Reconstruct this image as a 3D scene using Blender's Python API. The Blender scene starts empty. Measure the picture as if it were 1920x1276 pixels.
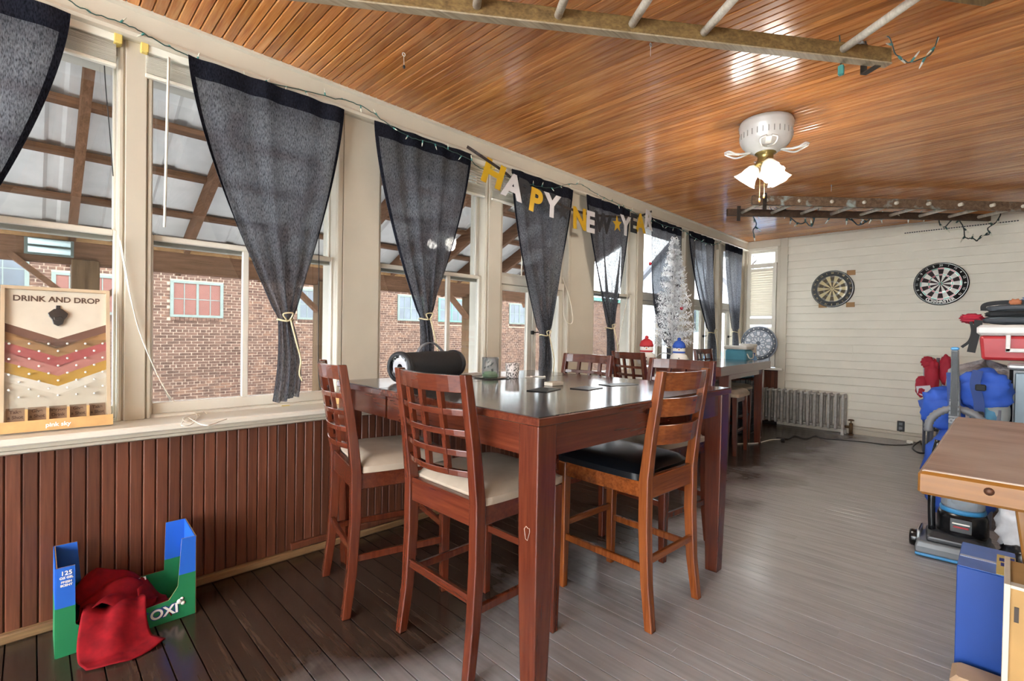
import bpy, math, random
from mathutils import Vector, Matrix, Euler
random.seed(7)
scn = bpy.context.scene
col = scn.collection
PI = math.pi
# ------------------------------------------------------------------ camera
F_PX, EYE = 914.8, 1.17
def cam_axes(yaw, pitch, roll):
    cy, sy = math.cos(yaw), math.sin(yaw)
    fwd = Vector((cy*math.cos(pitch), sy*math.cos(pitch), math.sin(pitch)))
    right = Vector((sy, -cy, 0)); down = fwd.cross(right)
    c, s = math.cos(roll), math.sin(roll)
    return c*right + s*down, -s*right + c*down, fwd
RT, DN, FW = cam_axes(math.radians(45.477), math.radians(-.744), math.radians(-.960))
cd = bpy.data.cameras.new('camera'); cam = bpy.data.objects.new('camera', cd); col.objects.link(cam)
cd.sensor_width = 36; cd.lens = F_PX/1920*36; cd.clip_start = .02; cd.clip_end = 300
up, bk = -DN, -FW
cam.matrix_world = Matrix(((RT.x, up.x, bk.x, 0), (RT.y, up.y, bk.y, 0), (RT.z, up.z, bk.z, EYE), (0, 0, 0, 1)))
scn.camera = cam
def ray(px, py): return RT*((px-960)/F_PX) + DN*((py-638)/F_PX) + FW
def _pt(r, t): return Vector((r.x*t, r.y*t, EYE + r.z*t))
def atZ(px, py, z): r = ray(px, py); return _pt(r, (z-EYE)/r.z)
def atY(px, py, y): r = ray(px, py); return _pt(r, y/r.y)
def atX(px, py, x): r = ray(px, py); return _pt(r, x/r.x)
def atD(px, py, d): return _pt(ray(px, py), d)          # d = distance along the view axis
# ------------------------------------------------------------------ world, lights, exposure
w = bpy.data.worlds.new('sky'); scn.world = w; w.use_nodes = True
bg = w.node_tree.nodes['Background']; bg.inputs[0].default_value = (.93, .965, 1.0, 1); bg.inputs[1].default_value = 10.0
vs = scn.view_settings
vs.view_transform = 'Standard'; vs.look = 'None'; vs.exposure = 1.32; vs.gamma = 1.0; vs.use_curve_mapping = False
try: scn.display_settings.display_device = 'sRGB'
except Exception: pass
# ------------------------------------------------------------------ helpers
def lin(c):
    if isinstance(c, str): c = [int(c[i:i+2], 16) for i in (0, 2, 4)]
    return tuple((v/255/12.92 if v/255 <= .04045 else ((v/255+.055)/1.055)**2.4) for v in c) + (1,)
M = {}
def _base(name):
    m = bpy.data.materials.new(name); m.use_nodes = True
    nt = m.node_tree; M[name] = m
    return m, nt, nt.nodes['Principled BSDF']
def _set(b, **k):
    for n, v in k.items():
        n = n.replace('_', ' ')
        if n in b.inputs: b.inputs[n].default_value = v
def _coords(nt, scale, rnd=True):
    tc = nt.nodes.new('ShaderNodeTexCoord'); mp = nt.nodes.new('ShaderNodeMapping'); mp.inputs['Scale'].default_value = scale
    src = tc.outputs['Object']
    if rnd:
        oi = nt.nodes.new('ShaderNodeObjectInfo'); mu = nt.nodes.new('ShaderNodeVectorMath'); mu.operation = 'SCALE'
        mu.inputs[0].default_value = (37, 71, 53); nt.links.new(oi.outputs['Random'], mu.inputs['Scale'])
        ad = nt.nodes.new('ShaderNodeVectorMath'); nt.links.new(src, ad.inputs[0]); nt.links.new(mu.outputs[0], ad.inputs[1]); src = ad.outputs[0]
    nt.links.new(src, mp.inputs['Vector'])
    return mp.outputs[0]
def _noise(nt, vec, scale, detail=4, dist=0.0):
    n = nt.nodes.new('ShaderNodeTexNoise'); n.inputs['Scale'].default_value = scale; n.inputs['Detail'].default_value = detail; n.inputs['Distortion'].default_value = dist
    nt.links.new(vec, n.inputs['Vector']); return n.outputs['Fac']
def _ramp(nt, fac, stops):
    r = nt.nodes.new('ShaderNodeValToRGB'); e = r.color_ramp.elements
    while len(e) < len(stops): e.new(.5)
    for el, (p, c) in zip(e, stops): el.position = p; el.color = lin(c) if not isinstance(c, (int, float)) else (c, c, c, 1)
    nt.links.new(fac, r.inputs[0]); return r.outputs[0]
def _mix(nt, fac, a, b, mode='MIX'):
    m = nt.nodes.new('ShaderNodeMix'); m.data_type = 'RGBA'; m.blend_type = mode
    for s, v in ((0, fac), (6, a), (7, b)):
        if hasattr(v, 'is_output'): nt.links.new(v, m.inputs[s])
        else: m.inputs[s].default_value = v
    return m.outputs[2]
def _bump(nt, b, h, strength, dist=.002):
    n = nt.nodes.new('ShaderNodeBump'); n.inputs['Strength'].default_value = strength; n.inputs['Distance'].default_value = dist
    nt.links.new(h, n.inputs['Height']); nt.links.new(n.outputs[0], b.inputs['Normal'])
def mat(name, c, rough=.5, metal=0, var=.12, scale=8, spec=.5, bump=0, **k):
    """one colour with a soft procedural mottling"""
    m, nt, b = _base(name); L = lin(c)
    f = _noise(nt, _coords(nt, (1, 1, 1)), scale, 5)
    d = nt.nodes.new('ShaderNodeMapRange'); d.inputs[1].default_value = .3; d.inputs[2].default_value = .7
    d.inputs[3].default_value = 1-var; d.inputs[4].default_value = 1+var*.6; nt.links.new(f, d.inputs[0])
    v = nt.nodes.new('ShaderNodeVectorMath'); v.operation = 'SCALE'; v.inputs[0].default_value = L[:3]; nt.links.new(d.outputs[0], v.inputs['Scale'])
    nt.links.new(v.outputs[0], b.inputs['Base Color'])
    _set(b, Roughness=rough, Metallic=metal, Specular_IOR_Level=spec, **k)
    if bump: _bump(nt, b, f, bump)
    return m
def wood(name, dark, mid, light, axis='y', rough=.35, tint=.25, grain=1.0, coat=0, spec=.5, wear=None, bump=.06):
    """wood grain running along one object axis, tinted per object"""
    m, nt, b = _base(name)
    s = {'x': (1.2, 22, 22), 'y': (22, 1.2, 22), 'z': (22, 22, 1.2)}[axis]
    s = tuple(v*grain for v in s)
    vec = _coords(nt, s)
    f = _noise(nt, vec, 1.6, 7, .6); f2 = _noise(nt, vec, 6.0, 4, .2)
    c = _ramp(nt, f, [(.28, dark), (.5, mid), (.74, light)])
    c = _mix(nt, .35, c, _ramp(nt, f2, [(.3, dark), (.65, light)]))
    oi = nt.nodes.new('ShaderNodeObjectInfo')
    mr = nt.nodes.new('ShaderNodeMapRange'); mr.inputs[3].default_value = 1-tint; mr.inputs[4].default_value = 1+tint*.7
    nt.links.new(oi.outputs['Random'], mr.inputs[0])
    v = nt.nodes.new('ShaderNodeVectorMath'); v.operation = 'SCALE'; nt.links.new(c, v.inputs[0]); nt.links.new(mr.outputs[0], v.inputs['Scale'])
    out = v.outputs[0]
    pos = nt.nodes.new('ShaderNodeNewGeometry').outputs['Position']
    rg = _noise(nt, pos, 3, 5)
    if wear:
        wf = _ramp(nt, _noise(nt, pos, wear[1], 8, .4), [(wear[2], 0.0), (wear[3], 1.0)])
        out = _mix(nt, wf, out, lin(wear[0]))
    nt.links.new(out, b.inputs['Base Color'])
    r = nt.nodes.new('ShaderNodeMapRange'); r.inputs[1].default_value = .3; r.inputs[2].default_value = .7
    lo_, hi_ = (max(.29, rough-.06), rough+.12) if rough >= .29 else (rough-.05, min(.262, rough+.05))
    r.inputs[3].default_value = lo_; r.inputs[4].default_value = hi_; nt.links.new(rg, r.inputs[0]); nt.links.new(r.outputs[0], b.inputs['Roughness'])
    _set(b, Specular_IOR_Level=spec, Coat_Weight=coat, Coat_Roughness=.12)
    if bump: _bump(nt, b, f, bump)
    return m
def glassy(name, tint=(.97, .98, .98), refl=.04, rough=0.0):
    """thin pane: straight-through transmission plus a fresnel reflection"""
    m, nt, b = _base(name); nt.nodes.remove(b)
    o = nt.nodes['Material Output']; t = nt.nodes.new('ShaderNodeBsdfTransparent'); t.inputs[0].default_value = tint + (1,)
    g = nt.nodes.new('ShaderNodeBsdfGlossy'); g.inputs['Roughness'].default_value = rough
    fr = nt.nodes.new('ShaderNodeFresnel');     ge = nt.nodes.new('ShaderNodeNewGeometry'); io = nt.nodes.new('ShaderNodeMapRange'); io.inputs[3].default_value = 1.45; io.inputs[4].default_value = 1/1.45
    nt.links.new(ge.outputs['Backfacing'], io.inputs[0]); nt.links.new(io.outputs[0], fr.inputs[0])
    x = nt.nodes.new('ShaderNodeMixShader'); nt.links.new(fr.outputs[0], x.inputs[0]); nt.links.new(t.outputs[0], x.inputs[1]); nt.links.new(g.outputs[0], x.inputs[2])
    nt.links.new(x.outputs[0], o.inputs[0]); return m
def sheer(name, c, through=.25, trans=.4):
    """loosely woven cloth: diffuse + translucent + open weave"""
    m, nt, b = _base(name); nt.nodes.remove(b); o = nt.nodes['Material Output']
    vec = _coords(nt, (300, 220, 75), False); f = _noise(nt, vec, 1.0, 3)
    colr = _ramp(nt, f, [(.3, [v*.55 for v in c]), (.7, [min(255, v*1.4) for v in c])])
    d = nt.nodes.new('ShaderNodeBsdfDiffuse'); t = nt.nodes.new('ShaderNodeBsdfTranslucent'); p = nt.nodes.new('ShaderNodeBsdfTransparent')
    nt.links.new(colr, d.inputs[0]); nt.links.new(colr, t.inputs[0])
    x = nt.nodes.new('ShaderNodeMixShader'); x.inputs[0].default_value = trans
    nt.links.new(d.outputs[0], x.inputs[1]); nt.links.new(t.outputs[0], x.inputs[2])
    th = nt.nodes.new('ShaderNodeMapRange'); th.inputs[1].default_value = .35; th.inputs[2].default_value = .65
    th.inputs[3].default_value = 0; th.inputs[4].default_value = through*2; nt.links.new(f, th.inputs[0])
    y = nt.nodes.new('ShaderNodeMixShader'); nt.links.new(th.outputs[0], y.inputs[0]); nt.links.new(x.outputs[0], y.inputs[1]); nt.links.new(p.outputs[0], y.inputs[2])
    nt.links.new(y.outputs[0], o.inputs[0]); return m

class MB:
    """collects faces, then links ONE mesh object"""
    def __init__(s): s.v = []; s.f = []; s.m = []; s.k = 0; s.sm = []; s.smooth = False
    def add(s, vs_, fs):
        n = len(s.v); s.v += [tuple(p) for p in vs_]
        for f in fs: s.f.append([i+n for i in f]); s.m.append(s.k); s.sm.append(s.smooth)
        return s
    def box(s, x0, x1, y0, y1, z0, z1):
        return s.add([(x0,y0,z0),(x1,y0,z0),(x1,y1,z0),(x0,y1,z0),(x0,y0,z1),(x1,y0,z1),(x1,y1,z1),(x0,y1,z1)],
                     [(3,2,1,0),(4,5,6,7),(0,1,5,4),(1,2,6,5),(2,3,7,6),(3,0,4,7)])
    def bbox(s, x0, x1, y0, y1, z0, z1, b=.004):
        """box with chamfered edges"""
        b = min(b, abs(x1-x0)*.45, abs(y1-y0)*.45, abs(z1-z0)*.45)
        P = []
        for z, d in ((z0, b), (z0+b, 0), (z1-b, 0), (z1, b)):
            a0, a1, c0, c1 = x0+d, x1-d, y0+d, y1-d
            e = b*.7 if d == 0 else b*.5
            P.append([(a0+e,c0,z),(a1-e,c0,z),(a1,c0+e,z),(a1,c1-e,z),(a1-e,c1,z),(a0+e,c1,z),(a0,c1-e,z),(a0,c0+e,z)])
        return s.loft(P)
    def loft(s, rings, caps=True, closed=True):
        n = len(rings[0]); vv = [p for r in rings for p in r]; ff = []
        for i in range(len(rings)-1):
            for j in range(n if closed else n-1):
                a = i*n+j; b = i*n+(j+1) % n; ff.append((a, b, b+n, a+n))
        if caps and closed: ff.append(tuple(range(n-1, -1, -1))); ff.append(tuple(range((len(rings)-1)*n, len(rings)*n)))
        return s.add(vv, ff)
    def tube(s, pts, r, n=8, caps=True, closed=False):
        pts = [Vector(p) for p in pts]; R = r if isinstance(r, (list, tuple)) else [r]*len(pts)
        rings = []; prev = None
        for i, p in enumerate(pts):
            if closed: d = pts[(i+1) % len(pts)] - pts[i-1]
            else: d = pts[min(i+1, len(pts)-1)] - pts[max(i-1, 0)]
            if d.length < 1e-9: d = Vector((0, 0, 1))
            d.normalize()
            if prev is None: a = d.orthogonal().normalized()
            else:
                a = prev - d*prev.dot(d)
                a = a.normalized() if a.length > 1e-6 else d.orthogonal().normalized()
            prev = a; b = d.cross(a)
            rings.append([p + (a*math.cos(2*PI*j/n) + b*math.sin(2*PI*j/n))*R[i] for j in range(n)])
        if closed: rings.append(rings[0])
        o = s.smooth; s.smooth = n > 5; s.loft(rings, caps and not closed); s.smooth = o
        return s
    def bar(s, a, b, w_, h_, up=(0, 0, 1), w2=None, h2=None):
        """rectangular bar from a to b"""
        a, b = Vector(a), Vector(b); d = (b-a).normalized(); u = Vector(up); sd = d.cross(u)
        if sd.length < 1e-6: sd = d.cross(Vector((1, 0, 0)))
        sd.normalize(); u = sd.cross(d)
        rs = []
        for p, ww, hh in ((a, w_, h_), (b, w2 or w_, h2 or h_)):
            rs.append([p+sd*ww/2*i+u*hh/2*j for i, j in ((-1, -1), (1, -1), (1, 1), (-1, 1))])
        return s.loft(rs)
    def path(s, pts, w_, h_, up=(0, 0, 1)):
        """rectangular strip along a polyline; w across, h along up"""
        pts = [Vector(p) for p in pts]; rs = []
        for i, p in enumerate(pts):
            d = (pts[min(i+1, len(pts)-1)]-pts[max(i-1, 0)]).normalized(); u = Vector(up); sd = d.cross(u)
            if sd.length < 1e-6: sd = d.cross(Vector((1, 0, 0)))
            sd.normalize(); u = sd.cross(d)
            rs.append([p+sd*w_/2*a+u*h_/2*b for a, b in ((-1, -1), (1, -1), (1, 1), (-1, 1))])
        return s.loft(rs)
    def lathe(s, prof, n=24, c=(0, 0, 0), axis='z', caps=True):
        rs = []
        for r, h in prof:
            ring = []
            for j in range(n):
                a = 2*PI*j/n; x, y, z = r*math.cos(a), r*math.sin(a), h
                if axis == 'x': x, y, z = h, x, y
                elif axis == 'y': x, y, z = x, h, -y
                ring.append((x+c[0], y+c[1], z+c[2]))
            rs.append(ring)
        o = s.smooth; s.smooth = True; s.loft(rs, caps); s.smooth = o
        return s
    def prism(s, poly, o, u, v, t):
        """polygon (a,b) in the plane o+a*u+b*v, thickness along u x v"""
        o, u, v = Vector(o), Vector(u), Vector(v); n = u.cross(v).normalized()*t
        P = [o+u*a+v*b for a, b in poly]
        return s.loft([P, [p+n for p in P]])
    def grid(s, fn, nu, nv, smooth=True):
        vv = [fn(i/nu, j/nv) for j in range(nv+1) for i in range(nu+1)]
        ff = [(j*(nu+1)+i, j*(nu+1)+i+1, (j+1)*(nu+1)+i+1, (j+1)*(nu+1)+i) for j in range(nv) for i in range(nu)]
        o = s.smooth; s.smooth = smooth; s.add(vv, ff); s.smooth = o
        return s
    def sphere(s, c, r, n=10, sz=1.0):
        k = max(4, n//2)
        return s.lathe([(max(1e-4, r*math.sin(PI*i/k)), -r*sz*math.cos(PI*i/k)) for i in range(k+1)], n, c)
    def build(s, name, mats, parent=None, world=True, loc=None, thick=0, bevel=0, sub=0):
        me = bpy.data.meshes.new(name); me.from_pydata(s.v, [], s.f)
        for m in (mats if isinstance(mats, (list, tuple)) else [mats]): me.materials.append(M[m] if isinstance(m, str) else m)
        me.polygons.foreach_set('material_index', s.m); me.polygons.foreach_set('use_smooth', s.sm)
        me.update()
        o = bpy.data.objects.new(name, me); col.objects.link(o)
        if thick:
            sm_ = o.modifiers.new('thick', 'SOLIDIFY'); sm_.thickness = thick; sm_.offset = 0
        if bevel:
            bv = o.modifiers.new('soft', 'BEVEL'); bv.width = bevel; bv.segments = 2; bv.limit_method = 'ANGLE'
        if sub:
            sb = o.modifiers.new('round', 'SUBSURF'); sb.levels = sub; sb.render_levels = sub
        if loc: o.location = loc
        if parent:
            o.parent = parent
            if world and parent.parent is None and parent.type == 'EMPTY': o.matrix_parent_inverse = parent.matrix_basis.inverted()
        return o
def tag(o, label, cat, group=None, kind=None):
    if label: o['label'] = label
    if cat: o['category'] = cat
    if group: o['group'] = group
    if kind: o['kind'] = kind
    return o
def thing(name, label, cat, loc=(0, 0, 0), rz=0, group=None):
    o = bpy.data.objects.new(name, None); col.objects.link(o); o.location = loc; o.rotation_euler = (0, 0, rz)
    o.empty_display_size = .1
    o.matrix_basis  # keep basis current
    return tag(o, label, cat, group)
def struct(name, loc=(0, 0, 0)):
    o = bpy.data.objects.new(name, None); col.objects.link(o); o.location = loc; o['kind'] = 'structure'; return o
def dup(o, parent=None):
    c = o.copy(); col.objects.link(c); c.parent = parent
    for ch in list(o.children): dup(ch, c)
    return c
def inst(src, name, parent, loc, rot=None, scale=None):
    """another object on the same mesh data"""
    o = bpy.data.objects.new(name, src); col.objects.link(o); o.parent = parent; o.location = loc
    if rot: o.rotation_euler = rot
    if scale: o.scale = scale
    return o
def mesh_of(mb, name, mats):
    o = mb.build(name, mats); me = o.data; bpy.data.objects.remove(o); return me
TEXTS = []
def text(s, size, loc, right, upv, m, parent, name='lettering', ext=.0006, align='CENTER', sx=1.0, bold=0.0):
    """flat lettering facing right x up"""
    cu = bpy.data.curves.new(name, 'FONT'); cu.body = s; cu.size = size; cu.extrude = ext; cu.align_x = align; cu.align_y = 'CENTER'; cu.offset = bold
    cu.materials.append(M[m]); tmp = bpy.data.objects.new(name, cu); col.objects.link(tmp)
    TEXTS.append((tmp, name)); o = tmp
    r, u = Vector(right).normalized(), Vector(upv).normalized(); n = r.cross(u).normalized(); u = n.cross(r)
    mt = Matrix((( r.x, u.x, n.x, loc[0]), (r.y, u.y, n.y, loc[1]), (r.z, u.z, n.z, loc[2]), (0, 0, 0, 1)))
    o.parent = parent
    if parent is not None and parent.type == 'EMPTY' and parent.parent is None: mt = parent.matrix_basis.inverted() @ mt
    o.matrix_local = mt @ Matrix.Scale(sx, 4, (1, 0, 0)) if sx != 1 else mt
    return o
def smoothpath(pts, n=6):
    """Catmull-Rom through pts"""
    P = [Vector(p) for p in pts]; P = [2*P[0]-P[1]] + P + [2*P[-1]-P[-2]]; out = []
    for i in range(1, len(P)-2):
        a, b, c, d = P[i-1:i+3]
        for k in range(n):
            t = k/n; out.append(.5*((2*b)+(c-a)*t+(2*a-5*b+4*c-d)*t*t+(3*b-a-3*c+d)*t**3))
    out.append(P[-2]); return out
# ------------------------------------------------------------------ materials
wood('ceiling_wood', '965224', 'bd7639', 'd5985b', 'y', rough=.20, tint=.22, spec=.75, wear=('cf9a66', 1.3, .68, .85), bump=.04)
mat('ceiling_groove', '3a1c0e', .7)
wood('wainscot_wood', '4a281b', '5f3525', '734531', 'z', rough=.38, tint=.26, spec=.4)
mat('groove_dark', '140806', .8)
wood('floor_wood', '231a15', '372b24', '4d3f35', 'y', rough=.24, tint=.14, spec=.6, bump=.03)
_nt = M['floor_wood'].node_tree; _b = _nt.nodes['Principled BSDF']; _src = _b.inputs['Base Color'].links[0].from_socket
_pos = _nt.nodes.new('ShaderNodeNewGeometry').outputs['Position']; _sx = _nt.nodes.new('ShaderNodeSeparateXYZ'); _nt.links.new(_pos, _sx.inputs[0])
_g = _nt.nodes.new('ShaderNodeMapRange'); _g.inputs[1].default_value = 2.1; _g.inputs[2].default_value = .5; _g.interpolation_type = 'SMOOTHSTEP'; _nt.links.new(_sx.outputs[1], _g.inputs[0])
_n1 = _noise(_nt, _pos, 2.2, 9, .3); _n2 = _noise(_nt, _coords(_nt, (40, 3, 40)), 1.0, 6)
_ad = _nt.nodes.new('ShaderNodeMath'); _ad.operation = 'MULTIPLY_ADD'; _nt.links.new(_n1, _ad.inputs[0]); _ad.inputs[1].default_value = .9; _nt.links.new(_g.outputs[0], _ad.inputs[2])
_sheen_fac = _ramp(_nt, _ad.outputs[0], [(.62, 0.0), (1.25, 1.0)])
_sheen_col = _ramp(_nt, _n2, [(.3, '8d8b8c'), (.7, 'a09e9f')])           # window reflection put into board colour; boards by the wainscot stay dark
_nt.links.new(_mix(_nt, _sheen_fac, _src, _sheen_col), _b.inputs['Base Color'])
mat('floor_gap', '120d0a', .9)
mat('cream_paint', 'c5bcaa', .45, var=.05, scale=5)
mat('siding_paint', 'ddd6c6', .5, var=.05, scale=4)
mat('sash_paint', 'd8d2c4', .42, var=.05, scale=6)
wood('base_trim_wood', '5e422c', '80603f', '9d7c56', 'x', rough=.5, tint=.1)
glassy('window_glass', (.70, .71, .71)); glassy('clear_glass')
mat('white_plastic', 'e8e4d6', .4, var=.04)
mat('cord_white', 'ece6d8', .6, var=.03)
mat('cord_black', '121214', .5, var=.05)
# ================================================================== THE ROOM
XF, YW, ZC = 7.30, 2.575, 2.54          # far wall, window wall (wainscot face), ceiling
YR, XB = -1.35, -3.2                   # house wall on the right, wall behind
# floor: planks run across the room
fl = struct('floor'); MB().box(XB-.1, XF+.1, YR-.1, 2.9, -.12, -.022).build('subfloor', 'floor_gap', fl)
pw = .083; XP = -.40; nx = int((XF-XP)/pw)+1
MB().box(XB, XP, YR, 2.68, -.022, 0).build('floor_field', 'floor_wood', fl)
plank_meshes = {}
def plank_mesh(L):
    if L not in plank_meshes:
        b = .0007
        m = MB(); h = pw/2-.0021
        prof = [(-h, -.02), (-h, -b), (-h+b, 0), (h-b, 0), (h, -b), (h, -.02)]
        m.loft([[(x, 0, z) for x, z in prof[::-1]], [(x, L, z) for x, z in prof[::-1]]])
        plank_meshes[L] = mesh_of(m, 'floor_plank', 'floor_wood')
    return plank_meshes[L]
rr = random.Random(3)
for i in range(nx):
    x = XP+pw*(i+.5); y = YR
    while y < 2.68-1e-6:
        L = rr.choice((1.2, 1.6, 2.0, 2.4)) if y > YR else rr.choice((.6, 1.0, 1.4, 1.8))
        L = min(L, 2.68-y)
        if 2.68-(y+L) < .5: L = 2.68-y
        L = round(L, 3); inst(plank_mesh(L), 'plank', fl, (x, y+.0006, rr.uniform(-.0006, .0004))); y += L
# ceiling: varnished beadboard running across
ce = struct('ceiling'); MB().box(XB-.1, XF+.15, YR-.1, 3.0, ZC+.014, ZC+.12).build('ceiling_backing', 'ceiling_groove', ce)
pc = .0445; h = pc/2-.0009; b = .0042
cm = MB(); prof = [(-h, .014), (-h, b), (-h+b, 0), (h-b, 0), (h, b), (h, .014)]
Lc = 2.70-YR
cm.loft([[(x, 0, z) for x, z in prof], [(x, Lc, z) for x, z in prof]])
cme = mesh_of(cm, 'ceiling_board', 'ceiling_wood')
MB().box(XB, -.30, YR, 2.7, ZC, ZC+.014).build('ceiling_field', 'ceiling_wood', ce)
for i in range(int((XF+.30)/pc)+1): inst(cme, 'ceiling_board', ce, (-.30+pc*(i+.5), YR, ZC+random.uniform(-.0004, .0008)))
# window wall: wainscot, sill, posts, header
wl = struct('wall_left')
MB().box(XB, XF, YW+.012, YW+.16, 0, .73).build('wall_core', 'groove_dark', wl)
MB().box(XB-.1, XF+.1, 2.70, 2.92, 2.33, ZC+.1).build('header_beam', 'cream_paint', wl)
ww = .0455; h = ww/2-.001; b = .004
wm = MB(); prof = [(-h, .012), (-h, b), (-h+b, 0), (h-b, 0), (h, b), (h, .012)]
wm.loft([[(x, y, 0) for x, y in prof[::-1]], [(x, y, .685) for x, y in prof[::-1]]])
wme = mesh_of(wm, 'wainscot_board', 'wainscot_wood')
x = -.117-.0455*8+.023
while x < XF-.02:
    inst(wme, 'wainscot_board', wl, (x, YW+random.uniform(0, .0012), .035)); x += ww
bl = MB().bbox(XB, XF, 2.552, YW+.01, 0, .037, .006).build('baseboard_left', 'base_trim_wood'); bl['kind'] = 'structure'
MB().bbox(.95, 4.2, 2.553, YW+.002, .04, .075, .004).build('base_rail', 'wainscot_wood', wl)
sl = MB(); sl.bbox(XB, XF-.02, 2.478, 2.72, .738, .766, .006)
sl = sl.build('trim_1', 'sash_paint'); sl['kind'] = 'structure'; sl['label'] = 'long worn white window sill board above the wainscot'
apron = MB(); prof = [(2.50, .738), (2.503, .722), (2.518, .716), (2.522, .705), (2.54, .700), (2.56, .694), (2.575, .694), (2.575, .738)]
apron.loft([[(XB, y, z) for y, z in prof], [(XF, y, z) for y, z in prof]]).build('sill_moulding', 'cream_paint', wl)
# crown / frieze moulding that carries the lights
cr = MB(); prof = [(2.70, ZC+.01), (2.63, ZC+.01), (2.63, ZC-.012), (2.645, ZC-.02), (2.648, ZC-.10), (2.632, ZC-.105), (2.626, ZC-.118), (2.632, ZC-.131), (2.650, ZC-.137), (2.70, ZC-.137)]
cr = cr.loft([[(XB, y, z) for y, z in prof], [(XF, y, z) for y, z in prof]]).build('trim_2', 'cream_paint'); cr['kind'] = 'structure'; cr['label'] = 'cream frieze moulding below the wooden ceiling along the windows'
# windows: (x0, x1, style) measured on the sash plane
YP = 2.675                               # post face
ZS, ZH = .766, 2.42
WIN = [(-.55, .265, 'dh'), (.375, 1.235, 'dh'), (1.505, 2.36, 'dh'), (2.52, 3.30, 'case'), (3.69, 4.40, 'dh'), (4.545, 5.46, 'case'), (5.73, 6.45, 'case'), (6.56, 7.22, 'case')]
POST = [(.265, .375), (1.235, 1.505), (2.36, 2.52), (3.30, 3.69), (4.40, 4.545), (5.46, 5.73), (6.45, 6.56), (7.22, XF), (-.80, -.55)]
for i, (a, c) in enumerate(POST):
    m = MB(); m.bbox(a-.006, c+.006, 2.69, 2.86, ZS, ZH, .003)
    wpost = c-a
    if wpost > .2:
        m.bbox(a+.03, c-.012, YP, 2.70, ZS, ZH-.01, .004); m.bbox(a-.004, a+.026, YP-.004, 2.70, ZS, ZH-.01, .006)
    else:
        m.bbox(a+.018, c-.018, YP, 2.70, ZS, ZH-.01, .003); m.bbox(a-.002, a+.012, YP+.008, 2.70, ZS, ZH, .003); m.bbox(c-.012, c+.002, YP+.008, 2.70, ZS, ZH, .003)
    m.build('post', 'cream_paint', wl)
MB().box(XB-.1, -.80, 2.68, 2.86, ZS-.05, ZH).build('solid_panel', 'cream_paint', wl)
def sash(parent, name, x0, x1, z0, z1, y, st=.036, rt=.04, rb=.04, mull=None, d=.034):
    f = struct.__call__ if False else None
    s = MB()
    s.bbox(x0, x0+st, y, y+d, z0, z1, .004); s.bbox(x1-st, x1, y, y+d, z0, z1, .004)
    s.bbox(x0+st, x1-st, y+.001, y+d-.001, z0, z0+rb, .004); s.bbox(x0+st, x1-st, y+.001, y+d-.001, z1-rt, z1, .004)
    o = s.build(name, 'sash_paint', parent)
    xs = [x0+st] + (mull or []) + [x1-st]
    for q in (mull or []): MB().bbox(q-.014, q+.014, y+.004, y+d-.004, z0+rb, z1-rt, .003).build('mullion', 'sash_paint', o)
    for q, r in zip(xs, xs[1:]): MB().box(q, r, y+.016, y+.019, z0+rb, z1-rt).build('pane', 'window_glass', o)
    return o
for i, (a, c, st) in enumerate(WIN):
    wn = struct('window_%d' % (i+1), ((a+c)/2, 2.74, ZS))
    zb, zm = ZS+.012, 1.57
    MB().bbox(a, c, 2.70, 2.86, ZS-.02, zb, .003).build('window_stool', 'sash_paint', wn)
    MB().bbox(a, c, 2.70, 2.86, ZH-.03, ZH+.02, .003).build('window_head', 'cream_paint', wn)
    if st == 'dh':
        sash(wn, 'lower_sash', a+.004, c-.004, zb, zm+.024, 2.725, rb=.052, rt=.026, st=.012 if i in (0, 1) else .026, mull=[.775] if i == 1 else ([2.06] if i == 2 else None))
        sash(wn, 'upper_sash', a+.004, c-.004, zm-.02, ZH-.03, 2.765, rb=.045, st=.012 if i in (0, 1) else .026)
    else:
        MB().bbox(a, c, 2.715, 2.80, 1.555, 1.615, .004).build('transom_bar', 'sash_paint', wn)
        sash(wn, 'transom_sash', a+.004, c-.004, 1.615, ZH-.03, 2.745, rb=.03, st=.03)
        mid = (a+c)/2
        for q, r in ((a+.004, mid-.003), (mid+.003, c-.004)):
            so = sash(wn, 'casement_sash', q, r, zb, 1.553, 2.73, rb=.06, rt=.045, st=.05)
            lt = MB().bbox((r if q < mid-.1 else q)-.012, (r if q < mid-.1 else q)+.012, 2.715, 2.73, 1.17, 1.20, .003); lt.tube([((r if q < mid-.1 else q), 2.712, 1.185), ((r if q < mid-.1 else q)+.05, 2.705, 1.19)], .005, 6)
            lt.build('latch', 'cord_black', so)
# far wall: lapped siding, corner board, narrow shuttered window
wf = struct('wall_far')
MB().box(XF+.03, XF+.16, YR-.1, 2.17, 0, ZC+.1).build('wall_core', 'siding_paint', wf)
pitch = .1005; z = .10; k = 0
joints = {3: 1.36, 8: 1.36, 9: 1.36, 4: .55, 13: .9, 17: .2}
while z < ZC:
    z1 = min(z+pitch, ZC)
    cuts = [YR, 2.115]
    if k in joints: cuts = [YR, joints[k], 2.115]
    for a, c in zip(cuts, cuts[1:]):
        m = MB(); m.loft([[(XF, y, z+.003), (XF+.004, y, z), (XF+.03, y, z), (XF+.03, y, z1), (XF+.016, y, z1)][::1] for y in (a+.0012, c)])
        m.build('clapboard', 'siding_paint', wf)
    z += pitch; k += 1
MB().bbox(XF-.012, XF+.06, 2.115, 2.205, 0, ZC, .004).build('corner_board', 'cream_paint', wf)
MB().bbox(XF-.012, XF+.06, 2.205, 2.72, 2.44, ZC, .004).build('frieze', 'cream_paint', wf)
MB().bbox(XF-.06, XF+.06, 2.14, 2.60, .735, .766, .006).build('sill_board', 'sash_paint', wf)
m = MB().box(XF+.012, XF+.06, 2.2, 2.72, 0, .735).build('wall_core', 'groove_dark', wf)
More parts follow.
